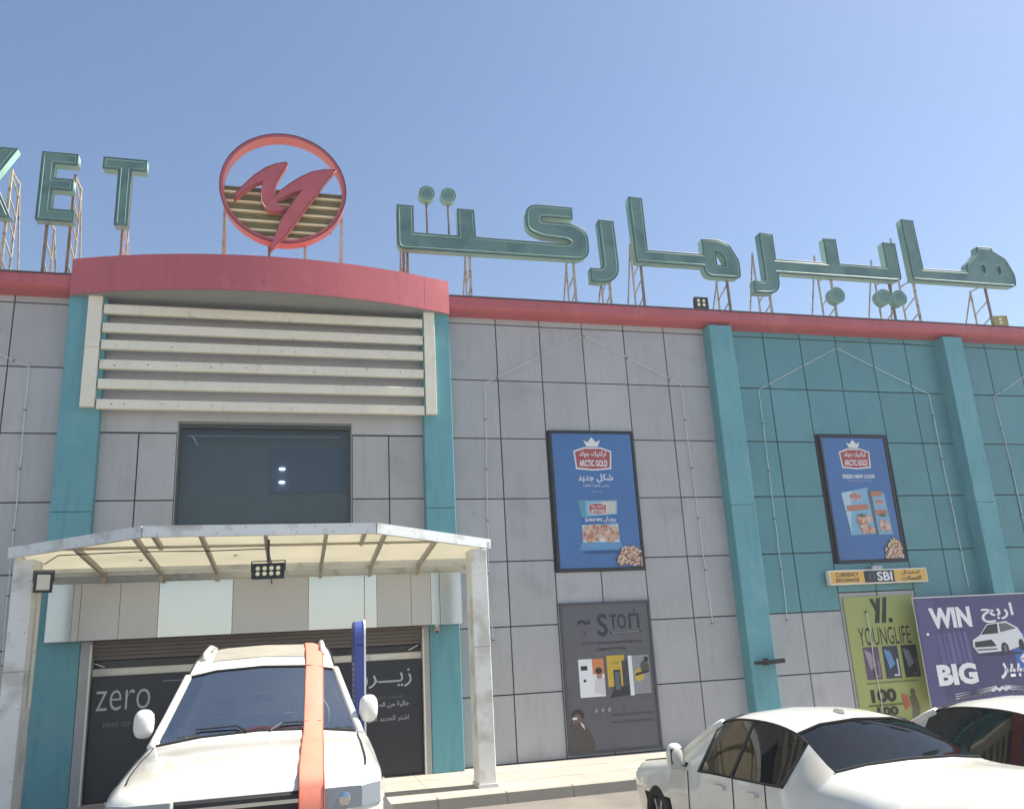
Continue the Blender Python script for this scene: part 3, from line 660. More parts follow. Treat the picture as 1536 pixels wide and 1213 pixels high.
# ================================================================== POSTERS
def frame(t, w_, h_, fw, m, y0=-.06, y1=0.0):
    MB().box(0, w_, y0, y1, h_ - fw, h_).box(0, w_, y0, y1, 0, fw).box(0, fw, y0, y1, fw, h_ - fw).box(w_ - fw, w_, y0, y1, fw, h_ - fw).build('frame', m, t)
PBL = M('poster_blue', '#426fa6', .3, 0, .10, .7)
PRED = P('badge_red', '#a84a4a'); PCR = P('cream', '#dfe0da'); PSK = P('prawn_pink', '#d3a996'); PSK2 = P('prawn_orange', '#b97a5a'); PSK3 = P('prawn_pale', '#d9c6b4')
PLB = P('bag_blue', '#7fb0cc'); PLB2 = P('bag_dark_blue', '#2f6aa6'); PTL = P('bag_teal', '#4d98a8'); PGR = P('herb_green', '#55683f')
def badge(b, x, z, s, small=False):
    b.poly([(x - .27 * s, z + .10 * s), (x - .12 * s, z + .15 * s), (x + .12 * s, z + .15 * s), (x + .27 * s, z + .10 * s), (x + .25 * s, z - .15 * s), (x, z - .17 * s), (x - .25 * s, z - .15 * s)], PCR)
    b.poly([(x - .25 * s, z + .085 * s), (x - .11 * s, z + .13 * s), (x + .11 * s, z + .13 * s), (x + .25 * s, z + .085 * s), (x + .23 * s, z - .13 * s), (x, z - .15 * s), (x - .23 * s, z - .13 * s)], PRED)
    if not small:
        b.poly([(x - .08 * s, z + .16 * s), (x + .08 * s, z + .16 * s), (x + .12 * s, z + .25 * s), (x + .06 * s, z + .22 * s), (x, z + .29 * s), (x - .06 * s, z + .22 * s), (x - .12 * s, z + .25 * s)], PCR)
    b.text(ar('اركتيك جولد'), x, z + .055 * s, .38 * s, .09 * s, WHITE, .02)
    b.text('ARCTIC GOLD', x, z - .07 * s, .40 * s, .09 * s, WHITE, .03)
def prawns(b, x0, z0, x1, z1, n, seed, rmin=.03, rmax=.06):
    k = random.Random(seed)
    for _ in range(n):
        x, z = k.uniform(x0, x1), k.uniform(z0, z1); r = k.uniform(rmin, rmax); a = k.uniform(0, 3.1)
        b.ell(x, z, r, r * .6, k.choice([PSK, PSK, PSK3, PSK2]), a, 9)
        b.ell(x + r * .2, z - r * .2, r * .5, r * .18, PSK2, a, 6)
def heap(b, cx, cz_, w_, h_, n, seed):
    k = random.Random(seed)
    for i in range(n):
        t = k.uniform(0, math.pi); q = math.sqrt(k.random())
        x = cx + math.cos(t) * w_ * q; z = cz_ + math.sin(t) * h_ * q; r = k.uniform(.035, .055)
        b.ell(x, z, r * 1.2, r * .75, P('peel_shadow', '#7d5540'), k.uniform(0, 3), 9)
        b.ell(x, z, r, r * .6, k.choice([PSK, PSK3, P('peel', '#d8bd96')]), k.uniform(0, 3), 9)
t = thing('framed_poster', 'blue framed poster with a single bag of prawns on the grey bay', 'poster', (4.87, -.012, 2.985), 0, 'blue frozen food posters'); W_, H_ = 1.81, 2.81
frame(t, W_, H_, .05, BLACKF, -.035)
b = Board(t, -.02, (.06, W_ - .06, .06, H_ - .06)); b.rect(.06, W_ - .06, .06, H_ - .06, PBL)
badge(b, .90, 2.24, 1.5)
b.text(ar('شكل جديد'), .92, 1.83, .74, .17, WHITE, .02); b.text(ar('بنفس الجودة العالية'), .92, 1.68, .55, .07, WHITE); b.text(ar('من جديد'), .93, 1.56, .24, .035, TGREY)
b.poly([(.50, 1.38), (1.34, 1.38), (1.31, 1.05), (1.33, .55), (1.43, .40), (.47, .40), (.54, .56), (.57, 1.0)], PLB)
b.poly([(.50, 1.38), (.66, 1.36), (.66, 1.08), (.56, 1.05)], PTL); b.poly([(.57, 1.05), (1.32, 1.10), (1.32, .93), (.56, .90)], PLB2)
b.poly([(.47, .40), (1.43, .40), (1.33, .54), (.54, .55)], P('bag_seal', '#5f95bf')); b.rect(.56, 1.31, .56, .89, PCR)
b.poly([(1.0, 1.36), (1.30, 1.36), (1.28, 1.12), (1.0, 1.1)], P('bag_glow', '#c9c6bc'))
badge(b, .91, 1.22, .72, True)
prawns(b, .58, .58, 1.29, .87, 120, 3); b.text(ar('روبيان'), 1.14, 1.0, .26, .12, WHITE, .02); b.text('SHRIMPS', .80, .99, .36, .07, WHITE, .02)
b.ell(.95, .36, .42, .022, P('bag_shadow', '#1f4b86'))
heap(b, 1.52, .10, .28, .36, 90, 5); b.done()
t = thing('framed_poster', 'blue framed poster with a bag and a box of prawns on the teal bay', 'poster', (11.06, -.012, 2.985), 0, 'blue frozen food posters'); W_, H_ = 1.70, 2.79
frame(t, W_, H_, .05, BLACKF, -.035)
b = Board(t, -.02, (.06, W_ - .06, .06, H_ - .06)); b.rect(.06, W_ - .06, .06, H_ - .06, PBL)
badge(b, .84, 2.27, 1.45)
b.text('FRESH NEW LOOK', .86, 1.86, .82, .09, WHITE, .03); b.text('SAME GREAT QUALITY INSIDE', .86, 1.76, .62, .04, TGREY)
b.poly([(.34, 1.50), (1.02, 1.62), (1.05, .60), (.42, .58), (.45, 1.0), (.38, 1.25)], PLB); b.poly([(.34, 1.50), (.6, 1.54), (.48, .9), (.44, .6)], P('bag_white_fold', '#b4cfdb'))
b.poly([(1.0, 1.53), (1.10, 1.55), (1.12, .58), (1.05, .60)], P('box_side', '#5a6570')); b.poly([(1.10, 1.50), (1.42, 1.50), (1.47, .58), (1.12, .58)], PLB)
b.rect(1.08, 1.36, 1.42, 1.53, PSK2); b.poly([(.42, 1.22), (.95, 1.25), (.97, 1.14), (.42, 1.10)], PSK2); b.poly([(1.12, 1.12), (1.42, 1.12), (1.42, 1.02), (1.12, 1.02)], PSK2)
badge(b, .68, 1.42, .55, True); badge(b, 1.27, 1.29, .40, True)
prawns(b, .68, .66, .98, .98, 34, 8, .05, .09); prawns(b, 1.20, .66, 1.40, .9, 22, 9, .04, .07)
for cxq in (.75, 1.28): b.poly([(cxq - .12, 1.0), (cxq, 1.04), (cxq + .12, .99), (cxq, .96)], PGR)
heap(b, 1.44, .10, .24, .38, 70, 11); b.done()
# phone accessory poster
t = thing('wall_poster', 'dark grey phone accessories poster below the prawn poster', 'poster', (4.85, -.012, -.30), 0); W_, H_ = 1.84, 2.70
frame(t, W_, H_, .045, M('poster_edge', '#4a4c52', .5), -.04)
b = Board(t, -.015); SG = M('poster_grey', '#5c5c62', .28, 0, .14, .8); b.rect(.04, W_ - .04, .04, H_ - .04, SG)
SD = P('ink', '#25272f')
b.text('S', .84, 2.27, .22, .42, SD, .02); b.text('TO', 1.16, 2.32, .34, .28, SD, .02); b.rect(1.38, 1.43, 2.18, 2.46, SD); b.poly([(1.43, 2.41), (1.56, 2.41), (1.56, 2.46), (1.43, 2.46)], SD); b.rect(1.55, 1.60, 2.18, 2.46, SD)
b.rect(.98, 1.62, 2.10, 2.14, SD); b.text('MOBILE ACCESSORIES', 1.3, 2.12, .56, .026, TGREY)
b.text('~', .47, 2.33, .26, .10, SD, .02); b.text('v', .48, 2.13, .08, .06, SD)
b.text('LIFT YOUR TRAVELING AIR PHONES ON A', 1.0, 1.94, 1.24, .05, SD, .01); b.text('COMFORT FITTING', .98, 1.82, .62, .05, SD, .01)
b.rect(.30, .80, .98, 1.66, WHITE); b.rect(.57, .80, 1.38, 1.66, P('skin_orange', '#cc8150')); b.ell(.70, 1.36, .06, .09, P('skin', '#b98068')); b.ell(.69, 1.44, .07, .06, SD); b.rect(.34, .47, 1.46, 1.54, SD); b.rect(.38, .43, 1.25, 1.30, SD); b.poly([(.58, 1.05), (.8, 1.0), (.8, 1.3), (.62, 1.3)], P('shirt', '#cfc8ca'))
b.rect(.86, 1.22, 1.14, 1.70, P('yellow', '#c9a83a')); b.text('+ TUF', 1.02, 1.56, .16, .05, SD); b.rect(.98, 1.12, 1.02, 1.44, SD); b.rect(1.16, 1.30, 1.12, 1.60, P('phone_grey', '#3c3c42')); b.poly([(.88, .94), (1.28, .98), (1.30, 1.16), (.96, 1.06)], SD); b.rect(1.0, 1.10, 1.08, 1.40, P('screen', '#54606a'))
b.rect(1.29, 1.37, .96, 1.68, WHITE); b.rect(1.37, 1.72, .98, 1.68, P('grey_photo', '#8d8f93')); b.ell(1.50, 1.32, .10, .12, P('yellow', '#c9a83a')); b.ell(1.62, 1.46, .09, .12, P('moss', '#4b4f3d')); b.poly([(1.4, 1.3), (1.7, 1.36), (1.72, 1.4), (1.44, 1.36)], SD); b.ell(1.66, 1.60, .05, .05, SD)
b.ell(.22, .68, .12, .10, P('hair', '#302b29')); b.ell(.20, .58, .10, .13, P('face', '#6b5850')); b.poly([(.05, .04), (.05, .50), (.22, .56), (.42, .42), (.52, .20), (.50, .04)], P('jacket', '#4a463f')); b.rect(.11, .20, .61, .65, PCR); b.poly([(.26, .57), (.32, .5), (.34, .42), (.28, .5)], PCR)
for i, s_ in enumerate(('SMART AND DURABLE ACCESSORIES', 'TRY US TODAY IN STORE')): b.text(s_, 1.28, .64 - i * .13, .8, .04, SD)
for i in range(3): b.ell(.58 + i * .13, .74, .035, .04, P('icon_grey', '#8a8a90'))
b.done()
# currency exchange light box
t = thing('currency_exchange_sign', 'narrow yellow and black currency exchange sign box below the teal bay poster', 'sign', (10.71, -.10, 2.53)); W_, H_ = 2.42, .30
MB().box(0, W_, -.05, .06, 0, H_, 0, .01).build('box', CREAM, t); MB().box(1.1, 1.35, -.02, .07, H_, H_ + .07).box(1.0, 1.05, .06, .10, .05, .2).box(1.9, 1.95, .06, .10, .05, .2).build('bracket', TGREY, t)
b = Board(t, -.052); YE = P('amber', '#e0b258'); b.rect(.03, W_ - .03, .03, H_ - .03, YE); b.rect(.84, 1.58, .03, H_ - .03, P('navy_black', '#20252e'))
b.text('CURRENCY', .43, .205, .56, .08, SD, .03); b.text('EXCHANGE', .43, .095, .56, .08, SD, .03); b.text('SBI', 1.34, .15, .38, .19, WHITE, .03)
b.ell(1.03, .15, .085, .09, P('emblem_grey', '#4d545c')); b.ell(1.03, .15, .035, .075, P('navy_black', '#20252e'))
b.text(ar('استبدال'), 1.99, .21, .46, .09, SD, .02); b.text(ar('العملات'), 1.99, .095, .5, .09, SD, .02); b.done()
# green phone banner
t = thing('green_banner', 'olive green phone case banner on the wall below the currency sign', 'banner', (11.04, -.012, -.30)); W_, H_ = 1.68, 2.58
b = Board(t, -.02); MB().box(0, W_, -.02, .0, 0, H_).build('board', M('banner_olive', '#9fa763', .5, 0, .07, 1), t)
BK = P('banner_black', '#1d211b')
b.poly([(.62, 2.53), (.72, 2.53), (.80, 2.33), (.73, 2.27)], BK); b.poly([(.80, 2.54), (.90, 2.54), (.79, 2.03), (.67, 2.03)], BK); b.poly([(.96, 2.55), (1.06, 2.55), (.95, 2.03), (.84, 2.03)], BK); b.rect(1.02, 1.12, 2.03, 2.12, BK)
b.text('YOUNGLIFE', .86, 1.77, 1.26, .36, BK, .0)
for i, c1 in enumerate(('#5a4a60', '#26324a', '#23262c')):
    x = .28 + i * .46; b.rect(x, x + .37, .92, 1.56, P('case%d' % i, c1)); b.poly([(x + .03, 1.5), (x + .18, 1.45), (x + .26, 1.2), (x + .12, 1.1)], P('case_glint%d' % i, ('#a08fa0', '#5f8fbe', '#6e7d86')[i])); b.poly([(x + .2, .96), (x + .34, .96), (x + .34, 1.3), (x + .30, 1.3), (x + .30, 1.0), (x + .2, 1.0)], P('case_edge%d' % i, ('#8a6f86', '#c5ccd0', '#4d5a50')[i]))
b.rect(.24, 1.48, .84, .86, P('olive_dark', '#5a6430'))
b.text('100', .60, .60, .60, .26, BK, .05); b.rect(.2, 1.02, .40, .44, P('olive_dark', '#5a6430')); b.text('100', .64, .30, .50, .18, BK, .05)
b.ell(1.30, .62, .06, .08, P('mannequin', '#63604a')); b.poly([(1.2, .56), (1.36, .56), (1.42, .3), (1.34, .04), (1.18, .04), (1.24, .3)], P('mannequin', '#63604a')); b.poly([(1.02, .62), (1.16, .56), (1.18, .36), (1.06, .30)], P('shopping_bag', '#b5533c'))
b.rect(.22, 1.04, .04, .14, P('pink_strip', '#8d5f68')); b.done()
t = thing('hanging_cable', 'thin pale cable hanging down over the olive green banner', 'cable', (11.535, -.06, 1.95))
k = [(0 + .012 * math.sin(i), 0, -i * .22) for i in range(10)]
MB().tube(k, .009, 5).ball((0, 0, .0), .02).build('cable', ROPE, t); MB().box(-.02, .02, -.01, .055, -.01, .03).build('clip', DARK, t)
# win big banner
t = thing('prize_banner', 'large purple prize draw banner with a white car beside the olive banner', 'banner', (12.46, -.37, .03)); W_, H_ = 4.6, 2.17
fm_ = MB(); 
MB().box(0, W_, 0, .03, 0, H_).build('board', CREAM, t)
b = Board(t, -.003, (0, W_, 0, H_ - .02)); PU = M('banner_purple', '#444370', .38, 0, .16, .8); b.rect(0, W_, 0, H_ - .02, PU)
b.poly([(.35, .05), (.5, 2.1), (.08, 2.12), (.0, .05)], P('purple_mid', '#4f4c7c'))
b.poly([(2.3, .5), (3.2, .9), (3.6, 1.5), (3.3, 1.9), (2.9, 1.6), (2.3, 1.1)], P('blue_glow', '#3767b4')); b.poly([(2.8, .7), (3.3, 1.0), (3.5, 1.5), (3.1, 1.55), (2.7, 1.2)], P('blue_glow2', '#4b8ad6'))
for i in range(6): b.poly([(.45 + i * .13, .80), (.56 + i * .13, .80), (.52 + i * .13, 1.42), (.43 + i * .13, 1.44)], P('lilac%d' % (i % 3), ('#5d5688', '#585184', '#645b8c')[i % 3]))
b.text('WIN', .84, 1.73, 1.04, .42, WHITE, .05); b.text('BIG', .76, .60, .98, .42, WHITE, .05)
b.text(ar('اربح'), 2.05, 1.78, .84, .40, WHITE, .02); b.text(ar('الكبير'), 2.35, .70, 1.05, .52, WHITE, .02)
CW = P('car_white', '#d8dadf'); CG = P('car_grey', '#5c6068'); CK = P('car_black', '#1f2229')
ox, oz = 1.27, .98
b.poly([(ox, oz + .14), (ox + .02, oz + .27), (ox + .22, oz + .36), (ox + .45, oz + .58), (ox + .95, oz + .62), (ox + 1.22, oz + .48), (ox + 1.32, oz + .32), (ox + 1.34, oz + .12), (ox + .9, oz + .02), (ox + .1, oz)], CW)
b.poly([(ox + .25, oz + .37), (ox + .46, oz + .56), (ox + .72, oz + .58), (ox + .70, oz + .38)], CK); b.poly([(ox + .76, oz + .40), (ox + .76, oz + .58), (ox + .95, oz + .58), (ox + 1.18, oz + .46)], CG)
b.poly([(ox + .05, oz + .12), (ox + .06, oz + .23), (ox + .5, oz + .26), (ox + .60, oz + .12)], CK); b.rect(ox + .08, ox + .60, oz + .05, oz + .08, CG); b.ell(ox + .80, oz + .06, .10, .13, CK); b.ell(ox + 1.24, oz + .12, .07, .12, CK); b.ell(ox + .80, oz + .06, .05, .08, CG)
b.ell(ox + .65, oz - .04, .6, .03, P('purple_dark', '#2a2848'))
for s_ in (1, -1):
    for i in range(3): b.poly([(1.75 + s_ * .10, .30 - i * .03), (1.75 + s_ * 1.15, .22 - i * .045), (1.75 + s_ * 1.15, .205 - i * .045), (1.75 + s_ * .10, .32 - .03 * i)], CW)
    for i in range(7): b.ell(1.75 + s_ * (.3 + i * .12), .17 - i * .004, .05, .022, CG)
for i in range(6): b.ell(1.55 + i * .08, .24 + .03 * (i % 2), .05, .035, CW)
b.rect(1.2, 1.75, -.0 + .07, .085, P('rose', '#8d6b8a')); b.ell(.20, 1.42, .035, .03, WHITE)
b.poly([(2.86, 2.15), (4.0, 2.15), (4.0, 1.62), (3.12, 1.52), (2.96, 1.66)], CW); b.text('MALL', 3.14, 1.95, .34, .07, CG)
b.text(ar('مع السحب'), 4.0, .9, .8, .3, WHITE, .02); b.done()
# shutter banner on the door: zero
t = thing('shop_banner', 'black shop banner reading zero across the entrance door', 'banner', (-3.10, -.16, PZ + .02)); W_, H_ = 5.28, 1.86
MB().box(0, W_, -.01, .02, 0, H_).build('board', BANNERB, t)
b = Board(t, -.011); X0_ = -3.10; Z0_ = PZ + .02
b.text('zero', -2.63 - X0_, 1.17 - Z0_, .80, .31, TGREY, -.012); b.rect(1.05, 2.0, 1.75, 1.757, TGREY)
b.text(ar('زيـــرو'), 1.56 - X0_, 1.24 - Z0_, .90, .30, TGREY, .0); b.text(ar('شريك دائم'), 1.6 - X0_, .93 - Z0_, .5, .08, P('faint', '#6a6e74'))
b.text(ar('خالية من الصوديوم'), 1.56 - X0_, .80 - Z0_, .80, .12, TGREY, .01); b.text(ar('اشتر الجديد الان'), 1.6 - X0_, .58 - Z0_, .70, .10, TGREY)
b.text('FREE OF SUGAR', -2.5 - X0_, .80 - Z0_, .8, .07, P('faint', '#6a6e74')); b.done()
# small fittings
t = thing('wall_bracket', 'small dark flat bracket sticking out low on the teal pilaster', 'bracket', (8.90, -.30, 1.10))
MB().add([(-.25, 0, -.02), (.28, 0, .02), (.28, -.24, -.015), (-.12, -.24, -.03), (-.25, 0, .03), (.28, 0, .06), (.28, -.24, .07), (-.12, -.24, .05)], [(0, 3, 2, 1), (4, 5, 6, 7), (0, 1, 5, 4), (1, 2, 6, 5), (2, 3, 7, 6), (3, 0, 4, 7)]).build('plate', DARK, t); MB().box(-.06, .06, -.004, 0, -.05, .08).build('mount', DARK, t)
t = thing('security_camera', 'small security camera below the right end of the blank sign box', 'camera', (2.44, -.42, 2.1))
MB().box(-.03, .03, -.03, .03, -.04, .0).build('mount', CREAM, t); MB().ball((0, 0, -.08), .06, n=12, k=8).build('housing', SUNR, t); MB().ball((0, -.03, -.11), .03, n=10, k=6).build('lens', DARK, t)
# blue totem
t = thing('totem_sign', 'slim blue sign board with white edge standing behind the car mirror', 'sign', (.905, -3.2, GZ))
def totem(x0, x1, y0, y1, h, mb):
    pr = fillet([(y0, 0), (y1, 0), (y1, h, .2), (y0, h, .2)], 6); n = len(pr)
    return mb.add([(x0, y, z) for y, z in pr] + [(x1, y, z) for y, z in pr], [tuple(range(n)), tuple(range(2 * n - 1, n - 1, -1))] + [(i, (i + 1) % n, n + (i + 1) % n, n + i) for i in range(n)])
totem(-.075, .045, 0, .75, 2.62, MB()).build('board', BLUE, t); totem(.046, .072, -.01, .76, 2.64, MB()).build('edge_trim', WHITE, t)
MB().box(-.056, .046, -.004, .0, 2.28, 2.30).build('band', M('totem_dark', '#1e2550', .4), t)
mk = MB(); kk = random.Random(4)
for i in range(9):
    z = 1.45 + i * .07 ; mk.add([(-.077, .06 + kk.uniform(0, .05), z), (-.077, .62 + kk.uniform(-.1, .05), z + .01), (-.077, .60, z + .05), (-.077, .08, z + .045)], [(0, 1, 2, 3)])
mk.build('printed_marks', TGREY, t); MB().box(-.2, .22, -.1, .65, 0, .04).build('base_plate', DARK, t)

# ================================================================== CARS
def catmull(keys, y):
    for i in range(len(keys) - 1):
        if keys[i][0] <= y <= keys[i + 1][0]: break
    a, b = keys[i], keys[i + 1]; p = keys[i - 1] if i else a; q = keys[i + 2] if i + 2 < len(keys) else b
    t = (y - a[0]) / (b[0] - a[0]); out = []
    for k in range(len(a[1])):
        r = []
        for j in (0, 1):
            v0, v1, v2, v3 = p[1][k][j], a[1][k][j], b[1][k][j], q[1][k][j]
            m1 = (v2 - v0) / max(1e-6, (b[0] - p[0])) * (b[0] - a[0]); m2 = (v3 - v1) / max(1e-6, (q[0] - a[0])) * (b[0] - a[0])
            lim = 3 * abs(v2 - v1); m1 = max(-lim, min(lim, m1)); m2 = max(-lim, min(lim, m2))
            if (v2 - v1) * m1 < 0: m1 = 0
            if (v2 - v1) * m2 < 0: m2 = 0
            t2, t3 = t * t, t * t * t
            r.append((2 * t3 - 3 * t2 + 1) * v1 + (t3 - 2 * t2 + t) * m1 + (-2 * t3 + 3 * t2) * v2 + (t3 - t2) * m2)
        out.append(tuple(r))
    return out
def car_body(t, keys, ws, rw, side, paint, Lc, wheels, wr, glass=None):
    """keys: stations from nose (y=0) to tail; ws/rw = (y0,y1) of windscreen and rear window; side=(y0,y1)"""
    ys = sorted(set([round(k[0], 3) for k in keys] + [round(i * .1, 3) for i in range(int(Lc / .1) + 1)] + list(ws) + list(rw) + list(side)))
    ys = [y for y in ys if keys[0][0] <= y <= keys[-1][0]]
    rings = [catmull(keys, y) for y in ys]; nk = len(rings[0])
    full = []
    for r in rings: full.append([(x, z) for x, z in r] + [(-x, z) for x, z in reversed(r[:-1])])
    n = len(full[0]); v = [(x, y, z) for y, r in zip(ys, full) for x, z in r]
    body, gl_w, gl_r, gl_s = [], [], [], []
    for i in range(len(ys) - 1):
        ym = (ys[i] + ys[i + 1]) / 2
        for j in range(n - 1):
            q = (i * n + j, i * n + j + 1, (i + 1) * n + j + 1, (i + 1) * n + j)
            jj = min(j, n - 2 - j)
            if jj >= 3 and ws[0] < ym < ws[1]: gl_w.append(q)
            elif jj >= 3 and rw[0] < ym < rw[1]: gl_r.append(q)
            elif jj == 2 and side[0] < ym < side[1]: gl_s.append(q)
            else:
                if jj == 0 and any(abs(ym - wy) < wr * 1.12 for wy in wheels): continue
                body.append(q)
    body.append(tuple(range(n))); body.append(tuple((len(ys) - 1) * n + k for k in range(n))[::-1])
    def mk(name, faces, m, sm=True):
        used = sorted({i for f in faces for i in f}); mp = {i: k for k, i in enumerate(used)}
        mb = MB().add([v[i] for i in used], [tuple(mp[i] for i in f) for f in faces]); return mb.build(name, m, t, (0, 0, 0), sm)
    mk('body', body, paint)
    mk('windscreen', gl_w, glass or GLASS)
    if gl_r: mk('rear_window', gl_r, glass or GLASS)
    G_ = glass or GLASS
    mk('side_window', [q for q in gl_s if v[q[0]][0] + v[q[1]][0] > 0], G_); mk('side_window', [q for q in gl_s if v[q[0]][0] + v[q[1]][0] <= 0], G_)
    # pillars
    def P3(y, off=0):
        r = catmull(keys, y); return r[3][0] + off, r[3][1]
    for s in (-1, 1):
        for y in (side[0] + .02, (side[0] + side[1]) / 2 - .1, side[1] - .35 if Lc > 4.7 else side[1] - .02):
            r = catmull(keys, y); MB().bar((s * r[2][0] * .98, y, r[2][1]), (s * r[3][0] * .97, y, r[3][1] - .02), .045, .05).build('pillar', PLAST, t)
        ap = [ws[0] + (ws[1] - ws[0]) * k / 5 for k in range(6)]
        MB().tube([(s * catmull(keys, y)[3][0], y, catmull(keys, y)[3][1]) for y in ap], .038, 8).build('windscreen_pillar', paint, t, smooth=True)
    # wheels
    for wy in wheels:
        for s in (-1, 1):
            x = s * (catmull(keys, wy)[1][0] - .11)
            wh = bpy.data.objects.new('wheel', None); col.objects.link(wh); wh.parent = t; wh.location = (x, wy, wr)
            ty = MB(); nn = 28
            pr = [(-.11, wr * .62), (-.12, wr * .9), (-.09, wr), (.09, wr), (.12, wr * .9), (.11, wr * .62)]
            vv = [(px_, r_ * math.cos(2 * math.pi * k / nn), r_ * math.sin(2 * math.pi * k / nn)) for k in range(nn) for px_, r_ in pr]
            ty.add(vv, [(k * 6 + j, k * 6 + (j + 1) % 6, ((k + 1) % nn) * 6 + (j + 1) % 6, ((k + 1) % nn) * 6 + j) for k in range(nn) for j in range(6)])
            ty.build('tyre', RUB, wh, smooth=True)
            rm = MB(); rm.add([(s * .06, wr * .6 * math.cos(2 * math.pi * k / nn), wr * .6 * math.sin(2 * math.pi * k / nn)) for k in range(nn)], [tuple(range(nn))]).ball((s * .07, 0, 0), .05)
            for k in range(6):
                a = math.pi / 3 * k; rm.bar((s * .08, 0, 0), (s * .08, wr * .58 * math.cos(a), wr * .58 * math.sin(a)), .05, .03)
            rm.build('rim', RIM, wh)
    # shut lines, seals and handles
    def sp(y, u, s, off=.003):
        r_ = catmull(keys, y); p, q = (r_[0], r_[1]) if u < 0 else (r_[1], r_[2]); w_ = u + 1 if u < 0 else u
        return (s * (p[0] + (q[0] - p[0]) * w_ + off), y, p[1] + (q[1] - p[1]) * w_)
    seam = MB(); ml = (side[0] + side[1]) / 2 - .1
    for s in (-1, 1):
        for y in (side[0] - .25, ml, side[1] - .3):
            seam.tube([sp(y + .02 * u, u, s) for u in (-.75, -.4, 0, .3, .6, .98)], .006, 4)
        seam.tube([sp(side[0] - .25 + (side[1] - .3 - side[0] + .25) * k / 12, -.7, s) for k in range(13)], .006, 4)
        seam.tube([sp(side[0] + (side[1] - side[0]) * k / 14, 1.0, s, .004) for k in range(15)], .011, 5)
        seam.tube([(s * (catmull(keys, y)[3][0] + .004), y, catmull(keys, y)[3][1]) for y in [side[0] + (side[1] - side[0]) * k / 14 for k in range(15)]], .010, 5)
        seam.tube([(s * catmull(keys, y)[3][0] * .97, y, catmull(keys, y)[3][1] + .012) for y in [.25 + (ws[0] - .3) * k / 8 for k in range(9)]], .006, 4)
        for y in (ml - .22, side[1] - .5):
            a = sp(y - .09, .72, s, .022); b = sp(y + .09, .72, s, .022); MB().bar(a, b, .03, .03).build('door_handle', paint, t)
    for y in (ws[0] + .01, ws[1] - .01) + ((rw[0] + .01, rw[1] - .01) if gl_r else ()):
        r_ = catmull(keys, y); pp = [(x, y, z + .006) for x, z in r_[3:]]; pp = pp + [(-x, y_, z_) for x, y_, z_ in reversed(pp[:-1])]
        seam.tube(pp, .011, 5)
    seam.build('seals_and_shut_lines', RUB, t)
    # dark underbody
    MB().box(-.72, .72, .25, Lc - .25, .22, .5).build('underbody', PLAST, t)
def interior(t, yb, zs, wd, lhd=1):
    MB().box(-wd, wd, yb, yb + .35, zs - .28, zs - .02, 0, .05).build('dashboard', PLAST, t)
    for s in (-1, 1):
        MB().box(s * .38 - .24, s * .38 + .24, yb + 1.05, yb + 1.2, zs - .5, zs + .14, 0, .04).box(s * .38 - .12, s * .38 + .12, yb + 1.07, yb + 1.17, zs + .16, zs + .33, 0, .03).build('front_seat', SEATM, t)
    MB().box(-.6, .6, yb + 2.0, yb + 2.15, zs - .5, zs + .1, 0, .04).build('rear_seat', SEATM, t)
    MB().tube([(lhd * .38 + .18 * math.cos(k * math.pi / 10), yb + .5 + .06 * math.sin(k * math.pi / 10), zs - .05 + .17 * math.sin(k * math.pi / 10)) for k in range(21)], .016, 6, caps=False).build('steering_wheel', PLAST, t)
    MB().box(-.1, .1, yb + .62, yb + .66, zs + .30, zs + .37).build('rear_view_mirror', PLAST, t)
def mirror(t, x, y, z, s, paint):
    c = MB().ball((x, y, z), (.10, .075, .13), n=20, k=12)
    c.v = [(x + math.copysign(abs((p[0] - x) / .10) ** .75, p[0] - x) * .088, p[1], z + math.copysign(abs((p[2] - z) / .13) ** .75, p[2] - z) * .125) for p in c.v]
    o = c.build('side_mirror', paint, t, smooth=True)
    MB().add([(x - .075, y + .06, z - .08), (x + .075, y + .06, z - .08), (x + .075, y + .06, z + .08), (x - .075, y + .06, z + .08)], [(0, 1, 2, 3)]).build('mirror_glass', CHROME, o)
    MB().bar((x - s * .05, y + .02, z - .07), (x - s * .2, y + .05, z - .11), .05, .04).build('mirror_arm', PLAST, o)

# large white suv facing the camera, on a low stage
tag(MB().box(-1.75, 1.2, -9.0, -3.55, GZ, GZ + .36, 0, .02).build('display_stage', M('stage_carpet', '#4b4d52', .9, 0, .08, 6)), 'low dark carpeted stage under the white display car', 'stage')
SZ = GZ + .36
t = thing('white_suv', 'large white off road car with orange ribbon facing the camera', 'car', (-.29, -8.75, SZ))
keys = [(0.0, [(.66, .45), (.78, .68), (.78, .84), (.70, .92), (.4, .95), (0, .96)]),
        (.15, [(.86, .38), (.94, .68), (.93, .90), (.84, .98), (.45, 1.01), (0, 1.02)]),
        (.9, [(.93, .35), (.99, .68), (.97, .97), (.88, 1.06), (.45, 1.10), (0, 1.11)]),
        (1.75, [(.93, .35), (.99, .68), (.98, 1.04), (.90, 1.10), (.5, 1.15), (0, 1.17)]),
        (2.62, [(.93, .35), (.99, .68), (.98, 1.08), (.71, 1.68), (.45, 1.73), (0, 1.75)]),
        (3.0, [(.93, .35), (.99, .68), (.98, 1.09), (.68, 1.82), (.47, 1.86), (0, 1.88)]),
        (3.7, [(.93, .35), (.99, .68), (.98, 1.10), (.66, 1.90), (.46, 1.945), (0, 1.96)]),
        (4.5, [(.93, .35), (.98, .70), (.97, 1.12), (.66, 1.84), (.45, 1.90), (0, 1.92)]),
        (4.85, [(.92, .42), (.96, .70), (.95, 1.12), (.70, 1.62), (.48, 1.68), (0, 1.70)]),
        (4.95, [(.84, .5), (.9, .70), (.88, 1.1), (.68, 1.3), (.4, 1.33), (0, 1.34)])]
